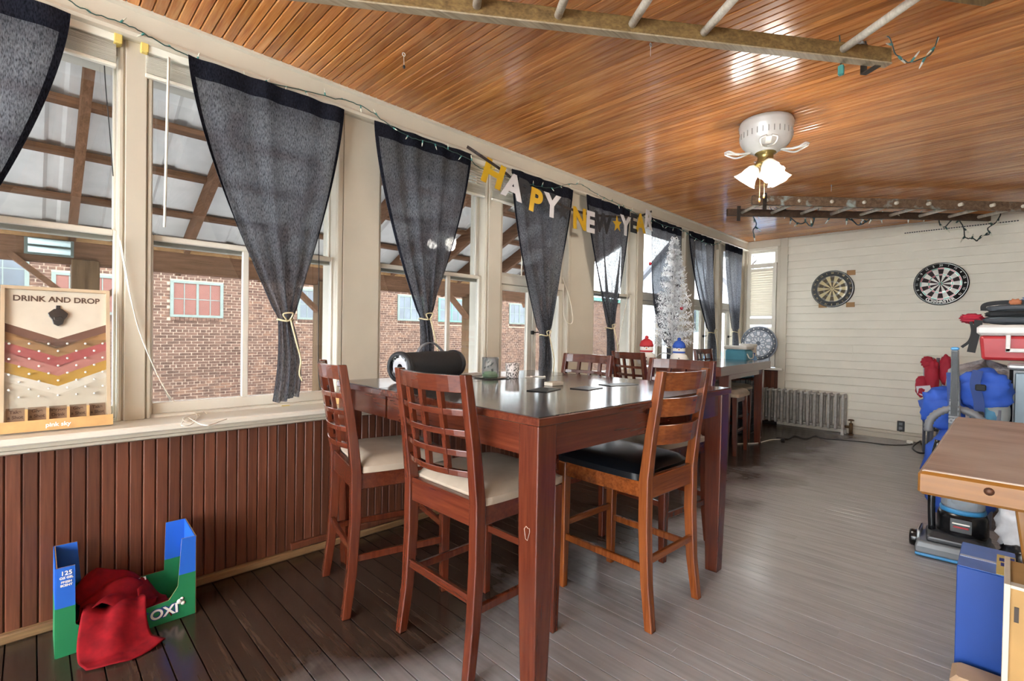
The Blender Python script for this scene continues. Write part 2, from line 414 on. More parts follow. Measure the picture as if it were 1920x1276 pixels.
for i in range(11):
    o = inst(wme, 'wainscot_board', wf, (XF, 2.205+.0455*(i+.5), .035), (0, 0, -PI/2))
b2 = MB().bbox(XF-.022, XF+.002, YR, 2.2, .062, .098, .006); b2.bbox(XF-.008, XF+.004, YR, 2.2, 0, .064, .002)
b2 = b2.build('baseboard_far', 'cream_paint'); b2['kind'] = 'structure'
wn = struct('window_9', (XF, 2.5, .77))
MB().bbox(XF-.006, XF+.08, 2.205, 2.245, .766, 2.44, .004).build('window_casing', 'cream_paint', wn)
MB().bbox(XF-.006, XF+.08, 2.64, 2.72, .766, 2.44, .004).build('window_casing', 'cream_paint', wn)
MB().bbox(XF-.004, XF+.08, 2.245, 2.64, 2.405, 2.44, .004).build('window_head', 'sash_paint', wn)
so = MB().bbox(XF+.03, XF+.07, 2.245, 2.29, .77, 2.405, .003); so.bbox(XF+.03, XF+.07, 2.60, 2.64, .77, 2.405, .003); so.bbox(XF+.03, XF+.07, 2.29, 2.60, .77, .82, .003); so.bbox(XF+.03, XF+.07, 2.29, 2.60, 2.37, 2.405, .003)
so = so.build('window_sash', 'sash_paint', wn); MB().box(XF+.048, XF+.051, 2.29, 2.60, .82, 2.37).build('pane', 'window_glass', so)
sh = MB(); y0, y1, z0, z1 = 2.25, 2.635, .785, 2.22
sh.bbox(XF-.012, XF+.02, y0, y0+.05, z0, z1, .004); sh.bbox(XF-.012, XF+.02, y1-.05, y1, z0, z1, .004)
for q, r in ((z0, z0+.07), (1.36, 1.45), (z1-.06, z1)): sh.bbox(XF-.011, XF+.019, y0+.05, y1-.05, q, r, .003)
sho = sh.build('shutter', 'sash_paint', wn)
ls = MB(); ls.add([(-.016, 0, -.022), (-.013, 0, -.024), (.016, 0, .022), (.013, 0, .024), (-.016, .286, -.022), (-.013, .286, -.024), (.016, .286, .022), (.013, .286, .024)], [(0,1,2,3),(7,6,5,4),(0,4,5,1),(1,5,6,2),(2,6,7,3),(3,7,4,0)])
lsm = mesh_of(ls, 'slat', 'sash_paint')
z = .875
while z < z1-.08:
    if not 1.335 < z < 1.475: inst(lsm, 'slat', sho, (XF+.004, y0+.05, z))
    z += .033
# house wall on the right; glazing behind the camera is added for fill daylight
wr = struct('wall_right'); MB().box(XB-.1, XF+.1, YR-.14, YR-.012, 0, ZC+.1).build('wall_core', 'siding_paint', wr)
m = MB(); z = .1
while z < ZC:
    m.loft([[(x, YR, z), (x, YR-.02, z-.001), (x, YR-.02, min(z+pitch, ZC)), (x, YR-.014, min(z+pitch, ZC))] for x in (XB, XF)]); z += pitch
m.build('siding', 'siding_paint', wr)
wb = struct('wall_back'); MB().box(XB-.14, XB, YR, 2.7, 0, .3).build('wall_core', 'cream_paint', wb); MB().box(XB-.14, XB, YR, 2.7, 2.46, ZC+.1).build('header_beam', 'cream_paint', wb)
for y in (YR, -.05, 1.25, 2.62): MB().bbox(XB-.14, XB, y, y+.08, .3, 2.46, .004).build('post', 'cream_paint', wb)
for i, (a, c) in enumerate(((YR+.08, -.05), (.03, 1.25), (1.33, 2.62))):
    wn = struct('window_%d' % (10+i), (XB-.07, (a+c)/2, .3)); s = MB(); x = XB-.09
    for q, r in ((.30, .35), (1.52, 1.56), (2.41, 2.46)): s.bbox(x, x+.04, a, c, q, r, .004)
    s.bbox(x, x+.04, a, a+.035, .35, 2.41, .004); s.bbox(x, x+.04, c-.035, c, .35, 2.41, .004)
    s = s.build('window_sash', 'sash_paint', wn); MB().box(x+.018, x+.021, a+.035, c-.035, .35, 2.41).build('pane', 'clear_glass', s)
# ================================================================== OUTSIDE
_m, _nt, _b = _base('brick')
_oi = _nt.nodes.new('ShaderNodeObjectInfo'); _vec = _coords(_nt, (4.69, 4.69, 16.5), False)
_vo = _nt.nodes.new('ShaderNodeTexNoise'); _vo.inputs['Scale'].default_value = 1.0; _nt.links.new(_vec, _vo.inputs['Vector'])
_c = _ramp(_nt, _vo.outputs['Fac'], [(.3, '372720'), (.5, '4a372e'), (.68, '5c4436')])
_mr = _nt.nodes.new('ShaderNodeMapRange'); _mr.inputs[3].default_value = .7; _mr.inputs[4].default_value = 1.3; _nt.links.new(_oi.outputs['Random'], _mr.inputs[0])
_v = _nt.nodes.new('ShaderNodeVectorMath'); _v.operation = 'SCALE'; _nt.links.new(_c, _v.inputs[0]); _nt.links.new(_mr.outputs[0], _v.inputs['Scale'])
_nt.links.new(_v.outputs[0], _b.inputs['Base Color']); _set(_b, Roughness=.9, Specular_IOR_Level=.2)
mat('mortar', '8a7868', .95, scale=20)
wood('rough_timber', '46321f', '654836', '82604a', 'y', rough=.8, tint=.15, spec=.1)
wood('rough_timber_x', '46321f', '654836', '82604a', 'x', rough=.8, tint=.15, spec=.1)
wood('fresh_timber', '7a5b3c', '98744e', 'b08b62', 'y', rough=.8, tint=.1, spec=.1)
wood('post_timber', '3d2d20', '57432f', '705a42', 'z', rough=.8, tint=.1, spec=.1)
mat('roof_metal', 'cbc8c4', .6, 0, var=.1)
mat('asphalt', '5c5c60', .9, scale=3); mat('snow', 'cdd5dd', .8, scale=2)
mat('frame_pale', '56605a', .7); mat('frame_green', '3f6a5e', .6); mat('block_pink', '5c372e', .8); mat('dark_glass', '39434c', .15, var=.5, scale=2)
mat('house_white', 'b9bfc6', .7); mat('tree_bark', '3c352f', .9); mat('car_blue', '3d6a96', .3); mat('car_dark', '202830', .3)
g = MB().box(-30, 70, 3.0, 90, -.75, -.6).build('ground', 'snow'); g['kind'] = 'structure'
g = MB().box(-12, 20, 3.0, 11.9, -.60, -.575).build('path', 'asphalt'); g['kind'] = 'structure'
# brick building across the lane
YB = 12.0
bb = thing('brick_building', 'long dark red brick building with small windows across the lane behind the carport', 'building', (8, YB, -.6))
BX0, BX1, BZ0, BZ1 = -2.2, 18.6, -.6, 2.62
OPEN = [(.25, 1.17, 1.41, 2.15, 0), (2.01, 2.95, 1.41, 2.16, 0), (4.55, 5.42, 1.44, 2.19, 1), (7.29, 8.14, 1.50, 2.22, 1), (8.68, 9.67, 1.51, 2.22, 2), (11.64, 12.62, 1.52, 2.23, 1), (14.8, 15.6, 1.52, 2.2, 2), (-1.3, -.05, 1.75, 2.55, 3)]
MB().box(BX0, BX1, YB-.005, YB+.4, BZ0, BZ1).build('wall', 'mortar', bb)
bh, bw = .0605, .213
one = MB().box(-.098, .098, -.012, .03, .006, bh-.004); bme = mesh_of(one, 'brick', 'brick')
half = MB().box(-.0445, .0445, -.012, .03, .006, bh-.004); hme = mesh_of(half, 'brick', 'brick')
rest = MB(); nb = 0; z = BZ0; row = 0
bk_rr = random.Random(5)
while z < BZ1-.01:
    hd = row % 6 == 4; wdt = bw/2 if hd else bw; x = BX0 + (wdt/2 if row % 2 else 0)
    while x < BX1:
        lo, hi = x-wdt/2+.0085, x+wdt/2-.0085
        for a, c, d, e, k in OPEN:
            if z+bh > d-.07 and z < e+.01 and hi > a-.015 and lo < c+.015:
                if lo < a-.05: hi = a-.015
                elif hi > c+.05: lo = c+.015
                else: lo = hi
        if hi-lo > .02:
            dy = bk_rr.uniform(-.004, .004)
            if 1.45 < x < 3.35 and .15 < z < 2.4 and nb < 300 and hi-lo > wdt-.018:
                inst(hme if hd else bme, 'brick', bb, (x-8, dy, z+.6)); nb += 1
            else: rest.box(lo, hi, YB-.012+dy, YB+.03, z+.006, z+bh-.004)
        x += wdt
    z += bh; row += 1
o = rest.build('brick_courses', 'brick', bb); o['kind'] = 'stuff'
for a, c, d, e, k in OPEN:
    fr = MB(); t = .05
    fr.box(a-.01, a+t, YB-.03, YB+.06, d, e); fr.box(c-t, c+.01, YB-.03, YB+.06, d, e); fr.box(a+t, c-t, YB-.03, YB+.06, d, d+t); fr.box(a+t, c-t, YB-.03, YB+.06, e-t, e); fr.box((a+c)/2-.022, (a+c)/2+.022, YB-.024, YB+.05, d+t, e-t)
    for q in (.25, .75): fr.box(a+(c-a)*q-.008, a+(c-a)*q+.008, YB-.02, YB, d+t, e-t)
    fr.box(a+t, c-t, YB-.019, YB, (d+e)/2-.008, (d+e)/2+.008)
    fo = fr.build('window', 'frame_green' if k == 2 else 'frame_pale', bb)
    for q, r in ((a+t, (a+c)/2-.022), ((a+c)/2+.022, c-t)):
        MB().box(q, r, YB-.014, YB-.006, d+t, e-t).build('pane', 'block_pink' if k == 0 else 'dark_glass', fo)
    s = MB()
    n = int((c-a)/.075)
    for i in range(n): s.box(a+i*(c-a)/n+.004, a+(i+1)*(c-a)/n-.004, YB-.03, YB+.03, d-.075, d-.008)
    s.build('window_sill', 'brick', bb)
MB().box(BX0, BX1+.1, YB-.12, YB+.1, BZ1-.02, BZ1+.12).build('gutter', 'frame_green', bb)
MB().add([(BX0, YB-.12, BZ1+.12), (BX1, YB-.12, BZ1+.12), (BX1, YB+4, BZ1+1.0), (BX0, YB+4, BZ1+1.0), (BX0, YB+4, BZ1), (BX1, YB+4, BZ1)], [(0,1,2,3),(3,2,5,4)]).build('roof', 'snow', bb)
# carport between the porch and the lane
cp = thing('carport', 'timber carport with grey metal roof sheets seen through the porch windows', 'carport', (2.8, 5.2, -.6))
SL = .45; YC = 5.2; ZR = 1.99; CX0, CX1 = -3.0, 5.75
def rz(y): return ZR + SL*(YC-y)
for i, x in enumerate((-1.75, .30, 2.25, 4.30)):
    MB().bbox(x-.085, x+.085, YC-.085, YC+.085, -.6, 1.70, .008).build('post', 'post_timber', cp)
    if x > 0:
        for s in (-1, 1): MB().bar((x+s*.08, YC-.03, 1.38), (x+s*.42, YC-.03, 1.70), .04, .09, (0, 1, 0)).build('knee_brace', 'rough_timber', cp)
MB().bbox(CX0, CX1, YC-.04, YC+.05, 1.66, 1.95, .006).build('eave_beam', 'rough_timber_x', cp)
MB().bbox(CX0, CX1, YC-.055, YC-.035, 1.84, 1.87, .003).build('ledger_strip', 'fresh_timber', cp)
yt = 3.0
for x in (-2.1, -1.3, -.5, .22, .98, 1.7, 2.4, 3.05, 3.55, 4.05, 4.55, 5.1, 5.68):
    dpt = .14
    MB().bar((x, YC+.35, rz(YC+.35)-dpt/2-.03), (x, yt, rz(yt)-dpt/2-.03), .045, dpt).build('rafter', 'rough_timber', cp)
for y in (3.18, 3.57, 3.97, 4.40, 4.86, 5.3):
    z = rz(y); MB().box(CX0, CX1, y-.045, y+.045, z-.045, z-.008).build('purlin', 'rough_timber_x', cp)
x = CX0; k = 0
while x < CX1:
    m = MB(); n = Vector((0, SL, 1)).normalized()
    x1 = min(x+.62, CX1); pr_ = []
    for t, h in ((0, .02), (.03, .02), (.05, 0), (.28, 0), (.295, .012), (.31, 0), (.57, 0), (.59, .02), (.62, .02)): pr_.append((x+t, h))
    m.loft([[(a, y, rz(y)+h) for a, h in pr_] + [(a, y, rz(y)+h+.004) for a, h in pr_[::-1]] for y in (YC+.45, yt)])
    m.build('roof_sheet', 'roof_metal', cp); x += .62
MB().bar((CX1+.02, YC+.45, rz(YC+.45)-.09), (CX1+.02, yt, rz(yt)-.09), .03, .2).build('barge_board', 'rough_timber', cp)
# pale house, trees and a parked car further along
hs = thing('white_house', 'pale sided house with a steep gable beyond the carport end', 'house', (21, 9.2, -.6))
MB().prism([(-2.2, -.6), (2.2, -.6), (2.2, 3.1), (0, 5.2), (-2.2, 3.1)], (19, 9.6, 0), (0, 1, 0), (0, 0, 1), 6).build('wall', 'house_white', hs)
for s in (-1, 1):
    MB().loft([[(18.7, 9.6+s*2.5, 2.75), (18.7, 9.6, 5.15), (18.7, 9.6, 5.35), (18.7, 9.6+s*2.5, 2.95)], [(25.2, 9.6+s*2.5, 2.75), (25.2, 9.6, 5.15), (25.2, 9.6, 5.35), (25.2, 9.6+s*2.5, 2.95)]]).build('roof', 'asphalt', hs)
wo = MB().box(18.93, 19, 8.7, 9.6, 1.4, 2.6).build('window', 'frame_pale', hs); MB().box(18.91, 18.94, 8.78, 9.52, 1.48, 2.52).build('pane', 'dark_glass', wo)
def tree(x, y, h, seed, label):
    r = random.Random(seed); t = thing('bare_tree', label, 'tree', (x, y, -.6), 0, 'bare winter trees')
    MB().tube([(x, y, -.6), (x+.1, y, h*.25), (x, y+.1, h*.5), (x+.1, y+.1, h)], [.16, .13, .09, .02], 7).build('trunk', 'tree_bark', t)
    for i in range(16):
        z = h*r.uniform(.25, .85); a = r.uniform(0, 2*PI); L = (h-z)*r.uniform(.35, .7)
        p0 = Vector((x+.05, y+.05, z)); d = Vector((math.cos(a), math.sin(a), r.uniform(.5, 1.1))).normalized()
        m = MB(); p1 = p0+d*L*.5; p2 = p1+(d+Vector((r.uniform(-.4, .4), r.uniform(-.4, .4), .3)))*L*.4
        m.tube([p0, p1, p2], [.05, .03, .012], 5)
        for j in range(5):
            q = p0.lerp(p2, r.uniform(.3, 1)); m.tube([q, q+Vector((r.uniform(-1, 1), r.uniform(-1, 1), r.uniform(.2, 1)))*L*.3], [.014, .006], 4)
        m.build('branch', 'tree_bark', t)
tree(22.5, 4.2, 5.5, 1, 'bare leafless tree with forked branches outside the casement windows')
tree(27, 9.6, 6.5, 2, 'taller bare tree standing farther off beside the parked car')
cr_ = thing('parked_car', 'blue car parked on the snowy lane outside', 'car', (15.5, 5.4, -.6))
P = [(-2.1, .25), (-2.0, .75), (-1.2, .85), (-.6, 1.35), (.9, 1.38), (1.6, .9), (2.1, .8), (2.15, .3)]
MB().prism(P, (15.5, 5.0, -.6), (1, 0, 0), (0, 0, 1), -1.7).build('body', 'car_blue', cr_, bevel=.05)
MB().prism([(-1.05, .88), (-.52, 1.28), (.85, 1.31), (1.4, .92)], (15.5, 4.99, -.6), (1, 0, 0), (0, 0, 1), -1.72).build('side_glass', 'car_dark', cr_)
for s in (-1.35, 1.35):
    for y in (5.0, 6.6): MB().lathe([(.05, -.1), (.32, -.1), (.34, 0), (.32, .1), (.05, .1)], 20, (15.5+s, y, -.27), 'y').build('wheel', 'car_dark', cr_)
fn = thing('snowy_hedge', 'low snow dusted hedge bank across the lane', 'hedge', (30, 6, -.6)); 
MB().grid(lambda u, v: (29+16*u, 4+5*v, -.6+1.2*math.sin(PI*v)*(.8+.3*math.sin(u*17))), 30, 8).build('hedge_bank', 'snow', fn)
# bars added under the carport to stand in for a window-glass reflection
sl_ = thing('reflection_bars', 'twin pale bars standing in for a window reflection under the carport eave', 'light', (.1, 5.05, 1.72))
a, c = atY(52, 456, 5.05), atY(132, 470, 5.05)
MB().box(a.x-.02, c.x+.02, 5.05, 5.12, a.z-.07, a.z+.05).build('housing', 'frame_pale', sl_)
mat('reflection_pale', 'cfe6e8', .3)
for dz in (.02, -.04): MB().tube([(a.x, 5.03, a.z+dz), (c.x, 5.03, a.z+dz)], .022, 8).build('tube', 'reflection_pale', sl_)
# ================================================================== FURNITURE
wood('cherry_z', '451b10', '552415', '65301d', 'z', rough=.25, tint=.1, spec=.5, coat=.2, bump=.02)
wood('cherry_y', '451b10', '552415', '65301d', 'y', rough=.25, tint=.1, spec=.5, coat=.2, bump=.02)
wood('cherry_x', '451b10', '552415', '65301d', 'x', rough=.25, tint=.1, spec=.5, coat=.2, bump=.02)
wood('table_top_wood', '2b2523', '3d3532', '514743', 'y', rough=.16, tint=.05, spec=.75, coat=.3)
wood('honey_z', '552710', '7a3d18', '975428', 'z', rough=.25, tint=.1, spec=.5, coat=.2, bump=.02)
wood('honey_y', '552710', '7a3d18', '975428', 'y', rough=.25, tint=.1, spec=.5, coat=.2, bump=.02)
mat('beige_fabric', 'a59685', .85, var=.1, scale=14, bump=.1)
mat('black_vinyl', '0d1116', .28, var=.1, spec=.6)
def cushion(name, x0, x1, y0, y1, z0, z1, m, parent):
    def fn(top):
        def g_(u, v):
            a, c = 2*u-1, 2*v-1
            e = max(0, (1-abs(a)**5))*max(0, (1-abs(c)**5))
            rx = 1-.035*abs(c)**4; ry = 1-.035*abs(a)**4
            zz = z0+(z1-z0)*(.42+.58*e**.35) if top else z0
            return ((x0+x1)/2+(x1-x0)/2*a*rx, (y0+y1)/2+(y1-y0)/2*c*ry, zz)
        return g_
    s = MB(); n = 14
    s.grid(fn(True), n, n)
    # skirt down to the seat frame
    t = fn(True); b_ = fn(False)
    ring = [(i/n, 0) for i in range(n)] + [(1, i/n) for i in range(n)] + [(1-i/n, 1) for i in range(n)] + [(0, 1-i/n) for i in range(n)]
    s.smooth = True; s.loft([[t(*p) for p in ring], [b_(*p) for p in ring]], caps=False); s.smooth = False
    s.add([b_(*p) for p in ring], [tuple(range(len(ring)))[::-1]])
    return s.build(name, m, parent, world=False)
def leg_mesh(pts, w_):
    s = MB(); rs = []
    for (x, y, z), ww in zip(pts, w_): rs.append([(x-ww/2, y-ww/2, z), (x+ww/2, y-ww/2, z), (x+ww/2, y+ww/2, z), (x-ww/2, y+ww/2, z)])
    return s.loft(rs)
def make_chair(name, label, kind, loc, rz_, group=None, W=.43, D=.44, top=1.035):
    t = thing(name, label, 'chair', loc, rz_, group)
    z_, y_ = ('honey_z', 'honey_y') if kind == 'ladder' else ('cherry_z', 'cherry_y')
    hw = W/2-.02; xb, xf = -D/2+.02, D/2-.02; zs = .575
    for s in (-1, 1):
        leg_mesh([(xb-.035, s*(hw+.005), 0), (xb-.012, s*hw, .18), (xb, s*hw, .40), (xb, s*hw, .60), (xb-.02, s*hw, .78), (xb-.06, s*hw, top)], [.034, .038, .042, .042, .038, .032]).build('leg', z_, t, False, bevel=.004)
        leg_mesh([(xf, s*hw, 0), (xf, s*hw, .30), (xf, s*hw, zs+.01)], [.032, .040, .044]).build('leg', z_, t, False, bevel=.004)
    sf = MB()
    sf.bbox(xf-.012, xf+.016, -hw+.02, hw-.02, zs-.055, zs+.012, .003); sf.bbox(xb-.012, xb+.014, -hw+.02, hw-.02, zs-.06, zs+.03, .003)
    for s in (-1, 1): sf.bbox(xb+.02, xf-.02, s*hw-.012, s*hw+.012, zs-.055, zs+.012, .003)
    sf.build('seat_frame', y_, t, False)
    cushion('seat', xb+.02, xf+.035, -hw-.022, hw+.022, zs+.012, zs+.075, 'black_vinyl' if kind == 'ladder' else 'beige_fabric', t)
    def back_x(z): 
        return xb if z < .6 else xb-.02*(z-.6)/.18 if z < .78 else xb-.02-.04*(z-.78)/(top-.78)
    def curved(z0, z1, th, name='rail', bow=.045):
        n = 8; rs = []
        for i in range(n+1):
            u = -1+2*i/n; y = u*(hw-.012); bx = -bow*(1-u*u)
            rs.append([(back_x(z0)+bx-th/2, y, z0), (back_x(z0)+bx+th/2, y, z0), (back_x(z1)+bx+th/2, y, z1), (back_x(z1)+bx-th/2, y, z1)])
        MB().loft(rs).build(name, y_, t, False, bevel=.002)
    if kind == 'ladder':
        for a, c in ((.955, 1.03), (.85, .925), (.735, .815)): curved(a, c, .018, 'slat')
    else:
        curved(top-.062, top-.004, .022, 'top_rail')
        for z in (.905, .835, .765, .695): curved(z-.011, z+.011, .02, 'rail')
        if kind == 'lattice':
            for u in (-.5, 0, .5):
                y = u*(hw-.012); bx = -.045*(1-u*u); rs = []
                for z in (.69, .78, .86, top-.05): rs.append([(back_x(z)+bx-.008, y-.012, z), (back_x(z)+bx+.008, y-.012, z), (back_x(z)+bx+.008, y+.012, z), (back_x(z)+bx-.008, y+.012, z)])
                MB().loft(rs).build('lattice_slat', z_, t, False)
    for s in (-1, 1): MB().bbox(xb, xf, s*hw-.009, s*hw+.009, .22, .25, .003).build('stretcher', z_, t, False)
    MB().bbox(xf-.009, xf+.009, -hw, hw, .28, .31, .003).build('stretcher', y_, t, False)
    MB().bbox(xb-.02, xb-.002, -hw, hw, .255, .285, .003).build('stretcher', y_, t, False)
    return t
make_chair('counter_chair', 'lattice-back cherry counter chair standing nearest the camera at the big table', 'lattice', (1.27, 1.44, 0), 0, W=.44)
make_chair('counter_chair', 'lattice-back cherry counter chair closest to the wainscot beside the big table', 'lattice', (1.19, 2.02, 0), math.radians(-13), W=.44)
make_chair('ladder_back_chair', 'honey brown ladder-back counter chair with black vinyl seat', 'ladder', (1.95, 1.215, 0), PI/2+math.radians(-2), W=.41, D=.47)
make_chair('counter_chair', 'cherry counter chair at the far end of the big table behind the black-seated chair', 'lattice', (2.56, 1.42, 0), PI-math.radians(6), W=.45)
make_chair('counter_chair', 'cherry counter chair at the far end of the big table by the tied dark curtain', 'lattice', (2.60, 2.14, 0), PI-math.radians(3), W=.45)
make_chair('counter_chair', 'lattice-back cherry chair at the near end of the second table left of the tree', 'lattice', (3.95, 2.24, 0), math.radians(-20), W=.44)
make_chair('counter_chair', 'cherry counter chair backed against the windows behind the second table', 'lattice', (5.70, 2.285, 0), -PI/2, W=.48)
def make_table(name, label, loc, rz_, L, Wd, H_, seam=None, th=.03, inset=.008):
    """L along x, Wd along y; origin at the near corner"""
    t = thing(name, label, 'table', loc, rz_)
    x_, y_, z_ = ('cherry_x', 'cherry_y', 'cherry_z')
    edges = [0] + ([seam] if seam else []) + [Wd]
    for i, (a, c) in enumerate(zip(edges, edges[1:])):
        s = MB(); s.k = 1; g_ = .0015 if i else 0
        s.bbox(0, L, a+g_, c, H_-th, H_-.003, .003); s.k = 0
        s.box(.004, L-.004, a+.004+g_, c-.004, H_-.0031, H_)
        s.build('table_leaf' if i else 'table_top', ['table_top_wood', x_], t, False)
    for x in (inset, L-.085-inset):
        for y in (.008, Wd-.093):
            s = MB(); c = (x+.0425, y+.0425)
            rs = []
            for z, hwd in ((0, .030), (.35, .0385), (.70, .0425), (H_-th, .0425)):
                rs.append([(c[0]-hwd, c[1]-hwd, z), (c[0]+hwd, c[1]-hwd, z), (c[0]+hwd, c[1]+hwd, z), (c[0]-hwd, c[1]+hwd, z)])
            s.loft(rs).build('leg', z_, t, False, bevel=.004)
    az0, az1 = H_-th-.105, H_-th
    if th > .05: az0 = az1-.05
    for y in (.025, Wd-.045): MB().box(.09+inset, L-.09-inset, y, y+.02, az0, az1).build('apron', x_, t, False)
    for x in (.025+inset, L-.045-inset):
        for i, (a, c) in enumerate(zip(edges, edges[1:])):
            MB().box(x, x+.02, max(a+.004, .09), min(c-.012 if i < len(edges)-2 else c, Wd-.09), az0, az1).build('apron', y_, t, False)
    return t
T1 = make_table('counter_table', 'large square dark-topped counter table with cherry legs in the foreground', (1.088, .985, 0), math.radians(-.6), 1.42, 1.40, .92, .965)
T2 = make_table('counter_table', 'second thick-topped counter table carrying the silver tree near the radiator', (4.32, 1.765, 0), math.radians(5), 1.78, .60, .911, th=.085, inset=.25)
# ================================================================== CURTAINS, BLINDS
sheer('curtain_cloth', (92, 94, 100), through=.10, trans=.62); sheer('curtain_hem', (30, 31, 38), through=.02, trans=.15)
mat('tie_cord', 'cdbf98', .6); mat('yellow_plastic', 'd8c06a', .4)
def curtain(label, xA, xB, xt, zt, zb, pw_=1.45, seed=0, y0=2.598, ztop=2.392, wb_=.075, nf=4, sag=0):
    r = random.Random(seed); t = thing('curtain', label, 'curtain', ((xA+xB)/2, y0, zb), 0, 'dark sheer curtains along the porch windows')
    ph = [r.uniform(0, 6.28) for _ in range(3)]
    def fold(u, s):
        a = .005+.022*s; return a*(math.sin(2*PI*nf*u+ph[0])+.5*math.sin(2*PI*(nf+2.3)*u+ph[1]))*min(1, 1.3-s*.3)
    def up_(u, v):
        s = v**.9; g_ = s**pw_; z = ztop+(zt-ztop)*s
        xl = xA+(xt-.030-xA)*g_; xr = xB+(xt+.030-xB)*g_
        return (xl+(xr-xl)*u, y0-.02*math.sin(PI*u)*s+fold(u, s)*(1 if s < .95 else .6), z - sag*u)
    def dn_(u, v):
        s = 1-(1-v)**2; hw = .030+(wb_-.030)*s; dx = .02*math.sin(3*v)
        return (xt-hw+2*hw*u+dx, y0+fold(u, 1)*.8-.01*v, zt+(zb-zt)*v - .012*math.sin(5*u+ph[2])*v)
    c = MB(); c.grid(up_, 40, 36); c.grid(dn_, 24, 12)
    co = c.build('cloth', 'curtain_cloth', t)
    hb = MB(); hb.grid(lambda u, v: Vector(up_(u, v*.055))+Vector((0, -.004, .002)), 40, 3)
    for uu in (0, 1): hb.grid(lambda u, v: Vector(up_(abs(uu-.028*u), v))+Vector((0, -.003, 0)), 2, 36)
    hb.build('hem', 'curtain_hem', co)
    tie = MB(); tie.tube([(xt+.037*math.cos(a*PI/8), y0+.040*math.sin(a*PI/8), zt+.004*math.sin(a)) for a in range(16)], .005, 6, closed=True)
    tie.tube(smoothpath([(xt+.01, y0-.045, zt), (xt+.03, y0-.06, zt-.10), (xt+.055, y0-.062, zt-.2), (xt+.05, y0-.06, zt-.27), (xt+.065, y0-.06, zt-.31)]), .0045, 6)
    tie.tube(smoothpath([(xt-.01, y0-.045, zt), (xt-.03, y0-.055, zt+.03), (xt+.015, y0-.06, zt+.035), (xt+.005, y0-.048, zt)]), .004, 6)
    tie.build('tie', 'tie_cord', t)
    return t
curtain('dark sheer curtain panel above the drink game board, leftmost of the row', -.80, .104, -.33, 1.2, .81, seed=1)
curtain('wide charcoal curtain gathered by a pale cord over the second window', .493, 1.225, .925, 1.222, .815, seed=2, wb_=.062)
curtain('charcoal curtain tied above the black speaker beside the wide post', 1.409, 2.138, 1.779, 1.256, .90, seed=3, wb_=.055)
curtain('charcoal curtain behind the hanging P and Y letters', 2.527, 3.253, 2.915, 1.166, .80, seed=4, wb_=.06)
curtain('navy curtain behind the gold star letter left of the silver tree', 3.424, 4.122, 3.818, 1.24, .82, seed=5, wb_=.06)
curtain('navy curtain hanging straight behind the silver tree', 4.524, 5.188, 4.98, 1.05, .80, 4.0, seed=6)
curtain('pale backlit curtain right of the tree with a straight inner edge', 5.385, 6.083, 6.045, 1.23, .82, seed=7, wb_=.1)
curtain('pale backlit curtain next to the corner shutter', 6.412, 7.011, 6.79, 1.25, .85, seed=8)
def blind(label, x0, x1, zbot, wand, nopen=0, seed=0):
    t = thing('mini_blind', label, 'blind', ((x0+x1)/2, 2.675, 2.39))
    MB().bbox(x0, x1, 2.655, 2.695, 2.372, 2.405, .003).build('head_rail', 'white_plastic', t)
    for x in (x0, x1): MB().bbox(x-.014, x+.014, 2.648, 2.70, 2.366, 2.412, .004).build('bracket', 'yellow_plastic', t)
    z = 2.366
    sl_m = mesh_of(MB().bbox(0, x1-x0-.012, -.0125, .0125, 0, .0012, .0004), 'slat', 'white_plastic')
    for i in range(nopen): z -= .0195; inst(sl_m, 'slat', t, (x0+.006-(x0+x1)/2, 0, z-2.39), (math.radians(42), 0, 0))
    n = 16 - nopen//2; pz = (z-zbot-.014)/n
    for i in range(n): z -= pz; inst(sl_m, 'slat', t, (x0+.006-(x0+x1)/2, random.uniform(-.002, .002), z-2.39), (random.uniform(-.12, .12), 0, random.uniform(-.004, .004)))
    MB().bbox(x0+.004, x1-.004, 2.664, 2.688, zbot-.006, zbot+.010, .003).build('bottom_rail', 'white_plastic', t)
    if wand: MB().tube([(wand, 2.645, 2.375), (wand-.004, 2.640, 2.2), (wand-.012, 2.642, 1.62)], .0055, 6).build('wand', 'white_plastic', t)
    return t
blind('raised white mini blind at the top of the leftmost window', -.50, .255, 2.275, None)
blind('raised white mini blind with clear wand right of the first mullion', .345, 1.20, 2.275, .43)
blind('half lowered white mini blind behind the speaker-side curtain', 1.52, 2.33, 2.155, 1.635, 7)
blind('half lowered white mini blind behind the H and A letters', 2.39, 3.25, 2.155, 2.70, 7)
# blind cords on the sill
def cord(name, label, pts, r=.0028, m='cord_white', cat='cord', parent=None):
    o = MB().tube(smoothpath(pts), r, 6).build(name, m); return tag(o, label, cat)
S = .772
cord('blind_cord', 'white blind cord trailing from the first mullion and looping on the sill', [atY(222, 440, 2.66), atY(245, 560, 2.66), atY(275, 655, 2.66), atY(310, 730, 2.66), atZ(345, 770, S), atZ(375, 778, S), atZ(352, 790, S), atZ(345, 783, S+.004), atZ(380, 772, S), atZ(388, 775, S)], .0022)
cord('blind_cord', 'second white blind cord coiled over the front edge of the sill', [atY(226, 450, 2.655), atY(255, 600, 2.655), atY(290, 690, 2.655), atZ(330, 765, S), atZ(368, 775, S), atZ(360, 795, S), atZ(340, 797, S+.002), atZ(352, 783, S), atZ(385, 797, S+.002), atZ(425, 785, S)], .0022)
cord('blind_cord', 'thin dark pull cord hanging inside the leftmost window', [atY(193, 75, 2.70), atY(198, 160, 2.70), atY(206, 250, 2.70), atY(212, 330, 2.70)], .002, 'cord_black')
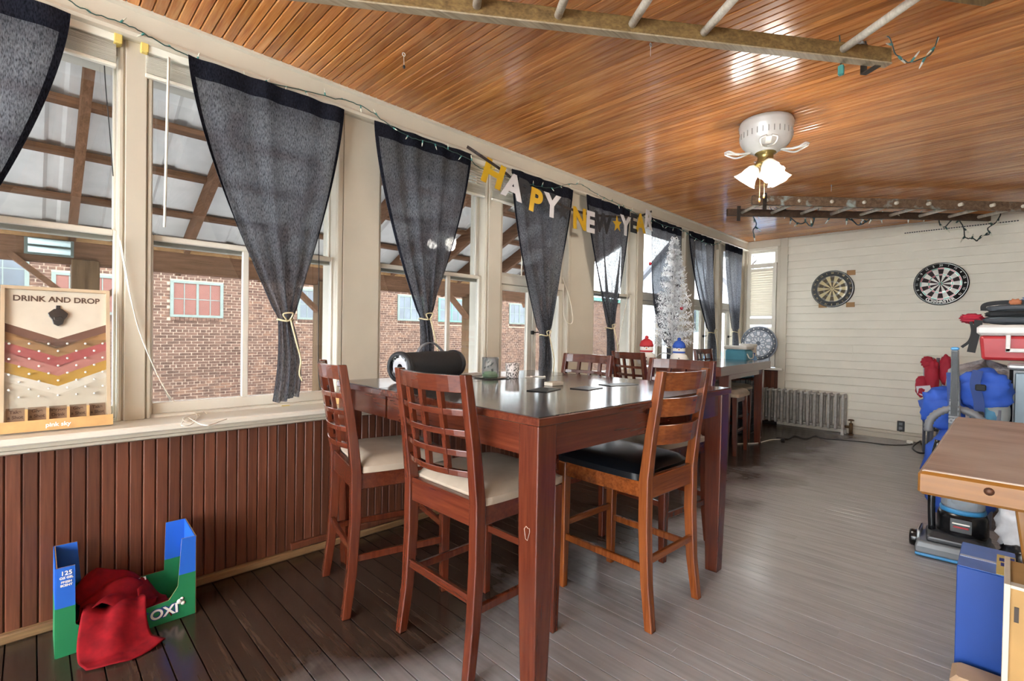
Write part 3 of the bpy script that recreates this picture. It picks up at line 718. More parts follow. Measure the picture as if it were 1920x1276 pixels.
cord('blind_cord', 'white cord loop hanging beside the post with the N letter', [atY(1055, 520, 2.65), atY(1068, 560, 2.65), atY(1074, 600, 2.65), atY(1066, 606, 2.65), atY(1057, 590, 2.65), atY(1056, 540, 2.65)], .004)
cord('blind_cord', 'white cord slanting down across the post right of the tree', [atY(1281, 520, 2.64), atY(1290, 560, 2.64), atY(1305, 620, 2.66)], .004)
cord('blind_cord', 'thin grey cord with tassel hanging in the window left of the tree', [atY(1178, 545, 2.70), atY(1170, 590, 2.70), atY(1160, 645, 2.70)], .004)
cord('blind_cord', 'thin dark wire hanging in the second window behind the lattice chair', [atY(598, 300, 2.70), atY(598, 500, 2.70), atY(597, 700, 2.70), atY(607, 735, 2.66)], .0025, 'cord_black')
tg = atZ(533, 758, S); tag(MB().bbox(tg.x-.02, tg.x+.02, tg.y-.025, tg.y+.02, S-.005, S-.001, .001).build('paper_tag', 'yellow_plastic'), 'small yellow tag lying on the sill under the curtain end', 'tag')
# ================================================================== STRING LIGHTS
mat('light_wire', '27463f', .5); mat('light_wire_dark', '1d2522', .5); mat('bulb_glass', 'd8d4c2', .25); mat('socket_teal', '3f8078', .4)
def bulb_mesh(scale=1.0, dark=False):
    m = MB(); m.k = 0; m.lathe([(.0035, 0), (.0042, .004), (.004, .016)], 6); m.k = 1; m.lathe([(.0032, .016), (.0034, .022), (.0022, .034), (.0004, .038)], 6)
    for i, v in enumerate(m.v): m.v[i] = tuple(c*scale for c in v)
    return mesh_of(m, 'bulb', ['light_wire' if dark else 'socket_teal', 'bulb_glass'])
def lights(name, label, pts, step, seed, wire='light_wire', r=.0026, scale=1.0, down=True):
    rr_ = random.Random(seed); P = smoothpath(pts, 5)
    t = thing(name, label, 'string lights', P[0])
    for q in P[1:-1]: q += Vector((0, 0, rr_.uniform(-.004, .004)))
    MB().tube(P, r, 5).build('wire', wire, t)
    me = bulb_mesh(scale, wire != 'light_wire'); acc = 0
    for a, b_ in zip(P, P[1:]):
        acc += (b_-a).length
        if acc > step:
            acc = 0; o = inst(me, 'bulb', t, b_-P[0], (rr_.uniform(-.9, .9)+(PI if rr_.random() < .6 and down else 0), rr_.uniform(-.9, .9), rr_.uniform(0, 6)))
    return t
wp = [(120, -8), (135, 4), (180, 27), (235, 45), (265, 60), (300, 79), (350, 104), (400, 128), (460, 147), (505, 155), (560, 168), (620, 183), (655, 190), (690, 205), (720, 227), (765, 255), (800, 265), (840, 280), (880, 298), (900, 315), (940, 328), (962, 335), (985, 343), (1010, 349), (1040, 352), (1066, 345), (1090, 346), (1110, 358), (1128, 368), (1160, 383), (1182, 395), (1205, 405), (1225, 414), (1252, 424), (1278, 430), (1296, 442), (1320, 454), (1340, 458), (1352, 452)]
lights('string_lights', 'green wired string lights draped along the frieze above the curtains', [atY(x, y, 2.618 if x < 690 else 2.572) for x, y in wp], .085, 3)
# ================================================================== BANNER
mat('gold_card', 'c9a024', .35, .3); mat('silver_card', 'c9c6c6', .4, .2); mat('black_card', '1b1c20', .6); mat('ribbon_dark', '2a201c', .6)
YBN = 2.50
rib = [(876, 275), (900, 291), (945, 322), (968, 342), (990, 357), (1030, 372), (1060, 388), (1090, 398), (1110, 402), (1135, 405), (1165, 407), (1190, 406), (1208, 402), (1222, 396)]
RP = [atY(x, y, YBN if 0 < i < 12 else 2.60) for i, (x, y) in enumerate(rib)]
bn = thing('new_year_banner', 'HAPPY NEW YEAR letter banner in gold, silver and black on a dark ribbon', 'banner', RP[0])
MB().path(smoothpath(RP, 4), .004, .02).build('ribbon', 'ribbon_dark', bn)
star = [(math.sin(i*PI/5)*(1 if i % 2 == 0 else .42), math.cos(i*PI/5)*(1 if i % 2 == 0 else .42)) for i in range(10)]
for ch, px, py, m, tilt, sc, tw in (('H', 925, 328, 'gold_card', -.32, 1.0, .25), ('A', 962, 352, 'silver_card', -.2, 1.0, .2), ('P', 981, 360, 'black_card', -.12, .95, .1), ('P', 1004, 378, 'gold_card', -.15, 1.0, .1), ('Y', 1035, 388, 'silver_card', -.05, 1.0, .1), ('*', 1055, 397, 'black_card', .1, 1, 0), ('N', 1087, 412, 'gold_card', .03, 1, 0), ('E', 1107, 418, 'silver_card', 0, 1, 0), ('W', 1131, 420, 'black_card', 0, .95, 0), ('*', 1157, 420, 'gold_card', .1, 1, 0), ('Y', 1173, 425, 'silver_card', 0, 1, 0), ('E', 1188, 420, 'black_card', 0, 1, 0), ('A', 1201, 420, 'gold_card', .05, 1, 0), ('R', 1216, 414, 'silver_card', -.1, 1, 0)):
    c = atY(px, py, YBN-.012)
    rt = Vector((math.cos(tilt)*math.cos(tw), -math.sin(tw), math.sin(tilt))); uu = Vector((-math.sin(tilt), 0, math.cos(tilt)))
    if ch == '*': MB().prism([(a*.075, b_*.075) for a, b_ in star], c, rt, uu, .002).build('star', m, bn)
    else: text(ch, .235*sc, c, rt, uu, m, bn, 'letter', .0012, bold=.010)
# ================================================================== LADDERS ON THE CEILING
wood('old_rail', '4e3a20', '6d5431', '8d7348', 'x', rough=.6, tint=.05, spec=.3); wood('old_rail_pale', '7b6a52', '9b8a70', 'b5a58c', 'x', rough=.6, tint=.1, spec=.3)
wood('rail_worn', '4d3a2c', '6b5340', '8a725c', 'x', rough=.65, tint=.05, spec=.3, wear=('9fa9a4', 7, .58, .68)); wood('rail_dark', '33241b', '4a372a', '5e4939', 'x', rough=.65, tint=.05, spec=.3)
wood('rung_pale', 'a89c88', 'cbc1af', 'e0d8c9', 'z', rough=.6, tint=.05, spec=.3); mat('iron', '4b443e', .5, .7); mat('steel', 'a9a9a6', .35, .8)
def ladder(label, A, B, off, rails, rungs, hr, tr):
    A, B, off = Vector(A), Vector(B), Vector(off); t = thing('wooden_ladder', label, 'ladder', A)
    for i, m in enumerate(rails):
        a, c = A+off*i*1.0, B+off*i*1.0
        MB().bar(a, c, tr, hr).build('side_rail', m, t, bevel=.004)
    d = (B-A)
    for k in rungs:
        p = A+d*k; MB().tube([p-off*.04, p+off*.5, p+off*1.04], .0165, 10).build('rung', 'rung_pale', t)
    return t
a1, b1 = atZ(620, -16, 2.42), atZ(1666, 107, 2.42); d1 = (b1-a1).normalized()
offv = Vector((d1.y, -d1.x, 0)); offv = (offv if offv.y < 0 else -offv)*.40
Ln = (b1-a1).length
def rung_t(px, py): return ((atZ(px, py, 2.42)-a1).dot(d1))/Ln
L1 = ladder('weathered olive ladder hung close below the ceiling at the top of the picture', a1-d1*.3, b1, offv, ('old_rail', 'old_rail'), [(Ln*rung_t(*q)+.3)/(Ln+.3) for q in ((895, 2), (1050, 20), (1190, 38), (1325, 55), (1592, 84))], .064, .034)
MB().bar(a1-d1*.3-Vector((0, 0, .035)), b1-Vector((0, 0, .035)), .038, .006).build('rail_edge', 'old_rail_pale', L1)
e = b1-d1*.10
pl = MB(); pl.bar(e+Vector((0, 0, .06))-offv*.06, e-Vector((0, 0, .075))-offv*.06, .03, .005, offv); pl.bar(e-Vector((0, 0, .073))-offv*.06, e-Vector((0, 0, .073))+offv*.12, .03, .004); pl.build('hook_plate', 'iron', L1)
pu = thing('rope_pulley', 'small steel pulley clamped near the end of the olive ladder', 'pulley', e); c = atD(1614, 78, 2.26)
MB().lathe([(.004, -.014), (.024, -.014), (.026, -.008), (.018, 0), (.026, .008), (.024, .014), (.004, .014)], 16, c, 'y').build('sheave', 'steel', pu); MB().bar(c+Vector((0, -.02, .05)), c+Vector((0, -.02, -.02)), .02, .004, (0, 1, 0)).build('strap', 'iron', pu)
a2, b2 = atZ(1410, 375, 2.44), atZ(1930, 388, 2.44); d2 = (b2-a2); c2, e2 = atZ(1363, 398, 2.44), atZ(1856, 408, 2.44)
of2 = Vector((c2.x-a2.x, c2.y-a2.y, 0)); of2 = of2 - d2.normalized()*of2.dot(d2.normalized())
L2 = thing('wooden_ladder', 'paint-spattered wooden ladder hung under the far end of the ceiling', 'ladder', a2)
MB().bar(a2, b2, .03, .085).build('side_rail', 'rail_worn', L2, bevel=.004); MB().bar(c2, e2, .03, .07).build('side_rail', 'rail_dark', L2, bevel=.004)
for i in range(9):
    q = c2+(e2-c2)*(.055+.112*i); p = q-of2*1.0+Vector((0, 0, .0)); MB().tube([q+of2*.03, q-of2*.5, p-of2*.03], .016, 10).build('rung', 'rung_pale', L2)
for q in (c2+(e2-c2)*.04, a2+d2*.04): MB().bar(q+Vector((-.02, -.02, .06)), q+Vector((-.02, -.02, -.09)), .035, .004, (1, 1, 0)).build('hook_plate', 'iron', L2)
# lights wound on both ladders
lights('string_lights', 'green string lights tangled around the end of the olive ladder', [atD(x, y, d) for x, y, d in ((1478, -6, 2.2), (1490, 4, 2.2), (1522, 20, 2.2), (1552, 36, 2.2), (1578, 42, 2.2), (1612, 32, 2.2), (1636, 24, 2.2), (1640, 46, 2.2), (1668, 72, 2.2), (1680, 102, 2.2), (1708, 117, 2.2), (1740, 104, 2.2), (1752, 90, 2.2), (1766, 52, 2.2), (1790, 34, 2.2), (1796, 18, 2.2), (1812, -2, 2.2))], .06, 8, scale=1.25)
lights('string_lights', 'short green light strand hanging by its teal plug from the olive ladder', [atD(x, y, 2.16) for x, y in ((1574, 66), (1576, 85), (1584, 92), (1580, 108), (1576, 122))], .05, 9, scale=1.25)
c = atD(1577, 132, 2.16); tag(MB().bbox(c.x-.011, c.x+.011, c.y-.011, c.y+.011, c.z-.022, c.z+.022, .004).build('light_plug', 'socket_teal'), 'teal plug at the end of the hanging light strand', 'plug')
zig = [(1400, 395), (1420, 398), (1435, 402), (1470, 392), (1480, 406), (1500, 420), (1510, 416), (1522, 424), (1530, 402), (1545, 398), (1560, 408), (1580, 398), (1588, 408), (1600, 414), (1610, 422), (1625, 415), (1640, 404), (1660, 408), (1680, 396), (1700, 404), (1720, 408), (1740, 400), (1757, 398), (1762, 420), (1770, 426), (1785, 412)]
lights('string_lights', 'dark wired string lights zigzagging along the far ladder rails', [atD(x, y, 4.99) for x, y in zig], .07, 10, 'light_wire_dark', .0055, 2.0)
lights('string_lights', 'dark light strand dangling toward the ceiling corner', [atD(x, y, 5.0) for x, y in ((1411, 396), (1412, 405), (1418, 420), (1412, 432), (1415, 446))], .08, 11, 'light_wire_dark', .0055, 2.0)
lights('string_lights', 'dark light strand looping down over the far siding', [atD(x, y, 4.99) for x, y in ((1785, 404), (1798, 412), (1807, 428), (1810, 445), (1825, 447), (1832, 451), (1840, 442), (1856, 438), (1852, 428), (1866, 418), (1875, 405), (1876, 394))], .08, 12, 'light_wire_dark', .0055, 2.0)
ch = MB()
A_, B_ = atX(1696, 437, XF-.01), atX(1912, 413, XF-.01)
for i in range(44):
    p, q = A_.lerp(B_, i/44), A_.lerp(B_, (i+.7)/44); ch.tube([p, q], .006, 5)
tag(ch.build('chain', 'cord_black'), 'thin black chain strung across the top of the far siding', 'chain', kind='thing')
# ================================================================== CEILING FAN
mat('fan_white', 'cfcdc8', .35, .1); mat('speaker_grey2', '9c9a94', .5); mat('brass', '9d8a55', .3, .85); mat('wood_knob', 'b9824a', .4)
_m, _nt, _b = _base('frosted_glass'); _set(_b, Base_Color=(.9, .9, .87, 1), Roughness=.35, Transmission_Weight=.35, Subsurface_Weight=.0)
fx, fy = 3.30, 1.10
fan = thing('ceiling_fan', 'white flush-mount ceiling fan without blades and three tulip glass shades', 'fan', (fx, fy, ZC))
MB().lathe([(.13, ZC), (.150, ZC-.005), (.158, ZC-.03), (.152, ZC-.042), (.155, ZC-.05), (.150, ZC-.06), (.148, ZC-.125), (.135, ZC-.15), (.11, ZC-.175), (.075, ZC-.19), (.07, ZC-.20), (.0, ZC-.20)], 36, (fx, fy, 0)).build('motor_housing', 'fan_white', fan)
vt = MB()
for i in range(30):
    a = 2*PI*i/30; vt.bar((fx+.151*math.cos(a), fy+.151*math.sin(a), ZC-.08), (fx+.151*math.cos(a), fy+.151*math.sin(a), ZC-.115), .004, .003, (math.cos(a), math.sin(a), 0))
vt = vt.build('vent', 'speaker_grey2', fan); vt['kind'] = 'stuff'
for i in range(4):
    a = .4+i*PI/2; c_, s_ = math.cos(a), math.sin(a)
    m = MB()
    for k in (-.035, .035):
        m.tube(smoothpath([(fx+.08*c_, fy+.08*s_, ZC-.185), (fx+.16*c_-k*s_, fy+.16*s_+k*c_, ZC-.20), (fx+.21*c_-k*1.3*s_, fy+.21*s_+k*1.3*c_, ZC-.18), (fx+.235*c_-k*.4*s_, fy+.235*s_+k*.4*c_, ZC-.175)]), .006, 6)
    m.bar((fx+.15*c_, fy+.15*s_, ZC-.19), (fx+.225*c_, fy+.225*s_, ZC-.176), .03, .006)
    m.build('blade_iron', 'fan_white', fan)
MB().lathe([(.06, ZC-.198), (.062, ZC-.205), (.045, ZC-.212), (.046, ZC-.255), (.055, ZC-.262), (.05, ZC-.275), (.02, ZC-.285), (0.001, ZC-.287)], 24, (fx, fy, 0)).build('light_fitter', 'brass', fan)
for i in range(3):
    a = math.radians(215)+i*2*PI/3; ax = Vector((math.cos(a)*.62, math.sin(a)*.62, -.78)).normalized(); o_ = Vector((fx, fy, ZC-.265))+Vector((math.cos(a), math.sin(a), 0))*.045
    u = ax.orthogonal().normalized(); v = ax.cross(u)
    m = MB(); m.tube([o_-ax*.02, o_+ax*.02], .016, 10); m.build('lamp_holder', 'brass', fan)
    def ring(r, h, wv=0): return [o_+ax*h+(u*math.cos(2*PI*j/30)+v*math.sin(2*PI*j/30))*(r+wv*math.cos(6*2*PI*j/30)) for j in range(30)]
    m = MB(); m.smooth = True; m.loft([ring(.018, .012), ring(.036, .03), ring(.046, .06), ring(.050, .085, .001), ring(.062, .115, .005), ring(.068, .125, .007)], caps=False)
    so = m.build('glass_shade', 'frosted_glass', fan, thick=.003)
    ld = bpy.data.lights.new('fan_fill_light', 'POINT'); ld.energy = 7; ld.color = (1, .93, .84); ld.shadow_soft_size = .06; lo = bpy.data.objects.new('fan_fill_light', ld); col.objects.link(lo); lo.location = o_+ax*.135-Vector((fx, fy, ZC)); lo.parent = fan  # fill light added at each shade; the fan itself is unlit
    m = MB(); q = o_+ax*.065; m.tube([o_+ax*.015, o_+ax*.035, o_+ax*.05, q, q+ax*.02, q+ax*.027], [.012, .014, .026, .028, .018, .004], 12); m.build('lamp_bulb', 'bulb_glass', so)
for k, (dx, dy, L) in enumerate(((.02, .01, .20), (-.03, .02, .235))):
    m = MB(); m.k = 0; m.tube([(fx+dx, fy+dy, ZC-.28), (fx+dx, fy+dy, ZC-.28-L+.03)], .0016, 5); m.k = 1; m.lathe([(.001, 0), (.006, .008), (.005, .022), (.001, .032)], 8, (fx+dx, fy+dy, ZC-.28-L)); m.build('pull_chain', ['brass', 'wood_knob'], fan)
# little screw eyes
for lb, px, py in (('small screw eye with a dangling black clip in the ceiling boards', 757, 102), ('small white screw eye with a short thread in the ceiling boards', 1220, 84), ('screw eye in the ceiling above the far ladder', 1559, 348)):
    c = atZ(px, py, ZC-.012); t = thing('screw_eye', lb, 'hook', c, 0)
    MB().tube([c+Vector((math.cos(i*PI/6)*.008, 0, math.sin(i*PI/6)*.008)) for i in range(12)], .002, 5, closed=True).build('eye', 'steel' if px > 1000 else 'white_plastic', t)
    MB().tube([c+Vector((0, 0, -.008)), c+Vector((.004, .002, -.05))], .0012, 4).build('thread', 'cord_white', t)
    if px < 800: MB().sphere(c+Vector((.004, .002, -.058)), .007, 8, 1.4).build('clip', 'cord_black', t)
# ================================================================== ON THE BIG TABLE
def blob(name, m, parent, c, r, seed=0, amp=.12, freq=3.0, n=20, flat=None, world=True, ax=None):
    """lumpy soft body: ellipsoid with folds"""
    q = random.Random(seed); ph = [q.uniform(0, 6.28) for _ in range(6)]
    c = Vector(c); s = MB()
    def fn(u, v):
        a, b_ = 2*PI*u, PI*(v-.5)
        d = Vector((math.cos(a)*math.cos(b_), math.sin(a)*math.cos(b_), math.sin(b_)))
        k = 1+amp*(math.sin(freq*d.x*2+ph[0])*math.sin(freq*d.z*2.3+ph[1])+.6*math.sin(freq*d.y*3.1+ph[2])*math.cos(freq*d.z*3+ph[3])+.35*math.sin(freq*6*d.z+ph[4]+3*d.x))
        e = Vector((math.copysign(abs(d.x)**.8, d.x)*r[0], math.copysign(abs(d.y)**.8, d.y)*r[1], math.copysign(abs(d.z)**.8, d.z)*r[2]))*k
        if flat is not None: e.z = max(e.z, flat)
        return c+e
    s.grid(fn, n*2, n); return s.build(name, m, parent, world)
mat('speaker_mesh', '2b2c2f', .8, var=.5, scale=400, bump=.3); mat('speaker_grey', '8d8f92', .35, .4); mat('rubber', '232325', .6); mat('radiator_disc', 'c7cbd2', .3, .3)
sp = thing('portable_speaker', 'black cylindrical portable speaker with carry strap on the big table', 'speaker', (1.5, 2.16, .92))
A, B = Vector((1.285, 2.10, .998)), Vector((1.735, 2.225, .998)); ax = (B-A).normalized(); sd = Vector((-ax.y, ax.x, 0)); upz = Vector((0, 0, 1))
def sring(t, r, e=0): return [A+ax*t+(sd*math.cos(2*PI*j/32)+upz*math.sin(2*PI*j/32))*r for j in range(32)]
L = (B-A).length
m = MB(); m.smooth = True; m.loft([sring(.02, .066), sring(.03, .071), sring(L/2, .073), sring(L-.03, .071), sring(L-.02, .066)]); m.build('grille', 'speaker_mesh', sp)
for t0, t1, nm in ((0, .032, 'end_rim'), (L-.032, L, 'end_rim')):
    m = MB(); m.smooth = True; m.loft([sring(t0, .060), sring(t0, .076), sring((t0+t1)/2, .0775), sring(t1, .074), sring(t1, .06), sring(t0, .060)], caps=False); m.build(nm, 'rubber', sp)
for t in (.012, L-.012):
    m = MB(); m.smooth = True; m.loft([sring(t-.003, .060), sring(t-.003, .045), sring(t-.006 if t < .1 else t+.006, .03), sring(t, .002)]); m.build('end_disc', 'radiator_disc', sp)
MB().path(smoothpath([A+ax*.14+upz*.070, A+ax*.17+upz*.10, A+ax*.22+upz*.118, A+ax*.28+upz*.112, A+ax*.35+upz*.07]), .018, .005, upz).build('strap', 'speaker_grey', sp)
for t in (.1, L-.1): MB().bbox(A.x+ax.x*t-.02, A.x+ax.x*t+.02, A.y+ax.y*t-.02, A.y+ax.y*t+.02, .92, .932, .004).build('foot', 'rubber', sp)
_m, _nt, _b = _base('tumbler_glass'); _set(_b, Base_Color=(.95, .97, .97, 1), Roughness=.05, Transmission_Weight=.92, IOR=1.2)
mat('print_dark', '22302c', .6); mat('plant_green', '4e7a4a', .7); mat('print_white', 'd9dcd8', .5)
j = thing('candle_jar', 'clear glass jar with dark leaf print and green moss base on the table', 'jar', (1.835, 2.035, .92))
MB().lathe([(.038, .008), (.045, .010), (.047, .03), (.046, .10), (.047, .118), (.043, .118), (.042, .03), (.03, .014)], 28, (1.835, 2.035, .92)).build('jar_glass', 'tumbler_glass', j)
MB().lathe([(.001, .012), (.036, .012), (.04, .02), (.036, .032), (.001, .034)], 20, (1.835, 2.035, .92)).build('moss', 'plant_green', j)
m = MB()
for k in range(9):
    a = math.radians(215+random.uniform(-28, 28)); z = .93+.035+.008*k; q = Vector((1.835+.0478*math.cos(a), 2.035+.0478*math.sin(a), z))
    tt = Vector((-math.sin(a), math.cos(a), 0)); m.add([q-tt*.008, q+upz*.006+tt*.004, q+tt*.012+upz*.014, q-upz*.006], [(0, 1, 2, 3)])
m.build('leaf_print', 'print_dark', j)
MB().bbox(1.76, 1.93, 1.96, 2.10, .92, .927, .003).build('glass_tray', 'tumbler_glass', j)
_m, _nt, _b = _base('doodle_print'); _v = _nt.nodes.new('ShaderNodeTexVoronoi'); _v.inputs['Scale'].default_value = 130; _v.distance = 'CHEBYCHEV'; _nt.links.new(_coords(_nt, (1, 1, .6), False), _v.inputs['Vector'])
_nt.links.new(_ramp(_nt, _v.outputs['Distance'], [(.25, '3d3836'), (.42, 'd5cfcb')]), _b.inputs['Base Color'])
g_ = thing('printed_tumbler', 'short tumbler covered in black and white doodle print on the table', 'tumbler', (1.965, 1.99, .92))
MB().lathe([(.034, 0), (.036, .004), (.042, .085), (.039, .085), (.033, .008), (.001, .008)], 28, (1.965, 1.99, .92), caps=True).build('cup', 'doodle_print', g_)
mat('card_box', 'c9c2b2', .6); mat('card_black', '17181b', .35)
tag(MB().bbox(1.80, 1.885, 1.545, 1.60, .92, .938, .002).build('card_box', 'card_box'), 'small cream card box lying on the dark tabletop', 'box')
for lb, px, py, w_, d_, rz_ in (('thin black folder nearest the small cream box', 1020, 731, .16, .10, .3), ('round black coaster right of the cream box', 1100, 728, .14, .10, .1), ('black place card farthest along the tabletop', 1160, 721, .2, .09, -.2)):
    c = atZ(px, py, .92); o = MB().bbox(-w_/2, w_/2, -d_/2, d_/2, 0, .004, .002).build('flat_card', 'card_black'); o.location = c; o.rotation_euler = (0, 0, rz_); tag(o, lb, 'card')
_m, _nt, _b = _base('wicker'); _w = _nt.nodes.new('ShaderNodeTexWave'); _w.inputs['Scale'].default_value = 60; _nt.links.new(_coords(_nt, (1, 1, 1), False), _w.inputs['Vector']); _nt.links.new(_ramp(_nt, _w.outputs['Fac'], [(.2, '8f8a83'), (.8, 'c9c4ba')]), _b.inputs['Base Color'])
c = atZ(885, 702, .92); o = MB().bbox(-.13, .13, -.07, .07, 0, .006, .002).build('woven_mat', 'wicker'); o.location = (c.x-.02, min(c.y, 2.26), .92); o.rotation_euler = (0, 0, .15); tag(o, 'pale woven mat beside the speaker on the table', 'mat')
tag(MB().tube(smoothpath([(2.03, 1.95, .924), (2.07, 1.93, .924), (2.10, 1.97, .924), (2.14, 1.90, .924), (2.17, 1.93, .924)]), .003, 5).build('charging_cable', 'cord_white'), 'short white cable curled beside the printed tumbler', 'cable')
# ================================================================== DRINK GAME BOARD ON THE SILL
mat('board_cream', 'd2c8b6', .5); mat('pale_pine', 'cfa56c', .5, scale=20); mat('board_frame', 'c6b193', .5); mat('band_brown', '6f4f42', .5); mat('band_tan', 'a07a52', .5); mat('band_red', 'b4585a', .5); mat('band_pink', 'c07f78', .5); mat('band_gold', 'c0953c', .5); mat('band_cream', 'dcd4c6', .5); mat('letter_brown', '5a4335', .6); mat('slot_tan', '8c7560', .6); mat('peg_white', 'e8e8e4', .4); mat('lettering_white', 'f2f0ea', .6); mat('pewter', '59595a', .3, .9)
BX0_, BX1_ = -.086, .232; PB = Vector((0, 2.605, .768)); lean = Vector((0, .075, .555)).normalized()
db = thing('drink_game_board', 'DRINK AND DROP peg board with striped chevrons and bottle opener on the sill', 'game', ((BX0_+BX1_)/2, 2.60, .767))
RX = Vector((1, 0, 0)); nrm = RX.cross(lean)            # faces the room
def bp(x, h, d=0): return PB+Vector((x, 0, 0))+lean*h+nrm*d
def panel(name, m, x0, x1, h0, h1, d0, d1, parent=None):
    s = MB(); s.loft([[bp(x0, h0, d), bp(x1, h0, d), bp(x1, h1, d), bp(x0, h1, d)] for d in (d0, d1)]); return s.build(name, m, parent or db)
HT = .558; cx = (BX0_+BX1_)/2
panel('back_board', 'board_cream', BX0_+.01, BX1_-.01, .02, HT-.005, 0, .006)
panel('frame_side', 'board_frame', BX0_, BX0_+.012, 0, HT, -.002, .022); panel('frame_side', 'board_frame', BX1_-.012, BX1_, 0, HT, -.002, .022); panel('frame_top', 'board_frame', BX0_+.012, BX1_-.012, HT-.012, HT, -.002, .022)
hw_ = (BX1_-BX0_)/2-.012
bands = [('band_brown', .415, .375), ('band_tan', .383, .343), ('band_red', .343, .303), ('band_pink', .308, .268), ('band_gold', .268, .228), ('band_cream', .228, .196)]
for m_, a, b_ in bands:
    s = MB(); dr = .06
    P = [bp(cx-hw_, a, .0063), bp(cx, a-dr, .0063), bp(cx+hw_, a, .0063), bp(cx+hw_, b_, .0063), bp(cx, b_-dr, .0063), bp(cx-hw_, b_, .0063)]
    s.add(P, [(0, 5, 4, 1), (1, 4, 3, 2)]); s.build('chevron_band', m_, db)
peg = MB().lathe([(.0028, 0), (.0028, .012), (.0042, .0125), (.0042, .016), (.001, .0165)], 8); pm = mesh_of(peg, 'peg', 'peg_white')
q = nrm.to_track_quat('Z', 'Y').to_euler()
for r_ in range(8):
    n = 6 if r_ % 2 == 0 else 5
    for k in range(n):
        x = cx+(k-(n-1)/2)*.054; p = bp(x, .335-r_*.029, .006)-Vector(db.location); inst(pm, 'peg', db, p, q)
panel('window_sheet', 'clear_glass', BX0_+.012, BX1_-.012, .085, .35, .0205, .0215)
text('DRINK AND DROP', .030, bp(cx, .512, .0064), RX, lean, 'letter_brown', db, bold=.0008)
op = MB(); op.prism([(-.012, .03), (.012, .03), (.03, .012), (.026, .0), (.018, -.012), (.014, -.03), (0, -.038), (-.014, -.03), (-.018, -.012), (-.026, 0), (-.03, .012)], bp(cx, .444, .006), RX, lean, .012)
op.prism([(-.012, -.004), (.010, .000), (.016, -.012), (0, -.018), (-.012, -.014)], bp(cx, .444, .018), RX, lean, .003)
op.prism([(-.007, .028), (.007, .028), (.006, .045), (-.006, .045)], bp(cx, .444, .006), RX, lean, .006); oo = op.build('bottle_opener', 'pewter', db, bevel=.002)
panel('bottom_rail', 'pale_pine', BX0_-.004, BX1_+.006, 0, .042, .004, .035)
for k in range(5):
    x0 = BX0_+.012+k*(BX1_-BX0_-.024)/5; x1 = x0+(BX1_-BX0_-.024)/5
    panel('slot', 'slot_tan', x0+.004, x1-.004, .042, .092, .006, .009)
    if k: panel('slot_divider', 'pale_pine', x0-.004, x0+.004, .04, .085, .006, .032)
    t1, t2 = (('Take', 'a Shot'), ('Give', 'a Shot'), ('Everyone', 'Drink'), ('Give', 'a Shot'), ('Take', 'a Shot'))[k]
    for s_, h_ in ((t1, .077), (t2, .057)): text(s_, .0165 if len(s_) < 8 else .0145, bp((x0+x1)/2, h_, .0095), RX, lean, 'letter_brown', db, bold=.0005)
text('pink sky', .022, bp(cx, .020, .0355), RX, lean, 'lettering_white', db, bold=.0006)
# ================================================================== CARTON WITH RED CLOTHS ON THE FLOOR
mat('carton_blue', '1f63c8', .55, var=.05); mat('carton_green', '1c7a4c', .55, var=.05); mat('kraft', 'a37f57', .8); mat('oxi_blue', '27388f', .5)
ct = thing('detergent_carton', 'open blue and green detergent display carton on the floor by the wainscot', 'box', (.27, 2.43, 0))
x0, x1, y0, y1 = .062, .482, 2.328, 2.525
def wall_panel(name, p, u, n, greens, blues):
    for mt_, polys in (('carton_green', greens), ('carton_blue', blues)):
        for poly in polys: MB().prism(poly, p, u, (0, 0, 1), .003).build(name, mt_, ct)
    for poly in greens+blues: MB().prism(poly, Vector(p)-Vector(n)*.0034, u, (0, 0, 1), .0025).build('inner_liner', 'kraft', ct)
sp_ = .175
wall_panel('front_wall', (x0, y0, 0), (1, 0, 0), (0, -1, 0), [[(0, 0), (.42, 0), (.42, .085), (.33, .085), (.09, .065), (0, .065)], [(0, .065), (.09, .065), (.052, .105), (.051, sp_), (0, sp_)], [(.33, .085), (.42, .085), (.42, sp_), (.363, sp_), (.36, .13)]], [[(0, sp_), (.051, sp_), (.05, .318), (0, .318)], [(.363, sp_), (.42, sp_), (.42, .32), (.372, .32)]])
wall_panel('back_wall', (x0, y1, 0), (1, 0, 0), (0, -1, 0), [[(0, 0), (.42, 0), (.42, .13), (0, .13)], [(0, .13), (.08, .13), (.077, sp_), (0, sp_)], [(.345, .13), (.42, .13), (.42, sp_), (.346, sp_)]], [[(0, sp_), (.077, sp_), (.065, .335), (0, .335)], [(.346, sp_), (.42, sp_), (.42, .335), (.35, .335)]])
for x in (x0, x1): wall_panel('side_wall', (x, y1, 0), (0, -1, 0), (-1, 0, 0), [[(0, 0), (.197, 0), (.197, sp_), (0, sp_)]], [[(0, sp_), (.197, sp_), (.197, .318), (0, .335)]])
MB().box(x0, x1, y0, y1, .001, .005).build('carton_floor', 'kraft', ct)
fw_ = Vector((1, 0, 0))
for s_, sz, h_ in (('125', .021, .297), ('OZ GEL', .0105, .281), ('FRESH', .0105, .266), ('SCENT', .0105, .254)): text(s_, sz, (x0+.027, y0-.0045, h_), fw_, upz, 'lettering_white', ct, bold=.0004)
for b_, mt_, ofs in ((.0042, 'oxi_blue', .0048), (.0014, 'lettering_white', .0062)): text('OXI', .052, (x0+.315, y0-ofs, .045), (1, 0, .05), upz, mt_, ct, bold=b_, ext=.0004)
text('+', .03, (x0+.255, y0-.0048, .058), fw_, upz, 'oxi_blue', ct, bold=.002)
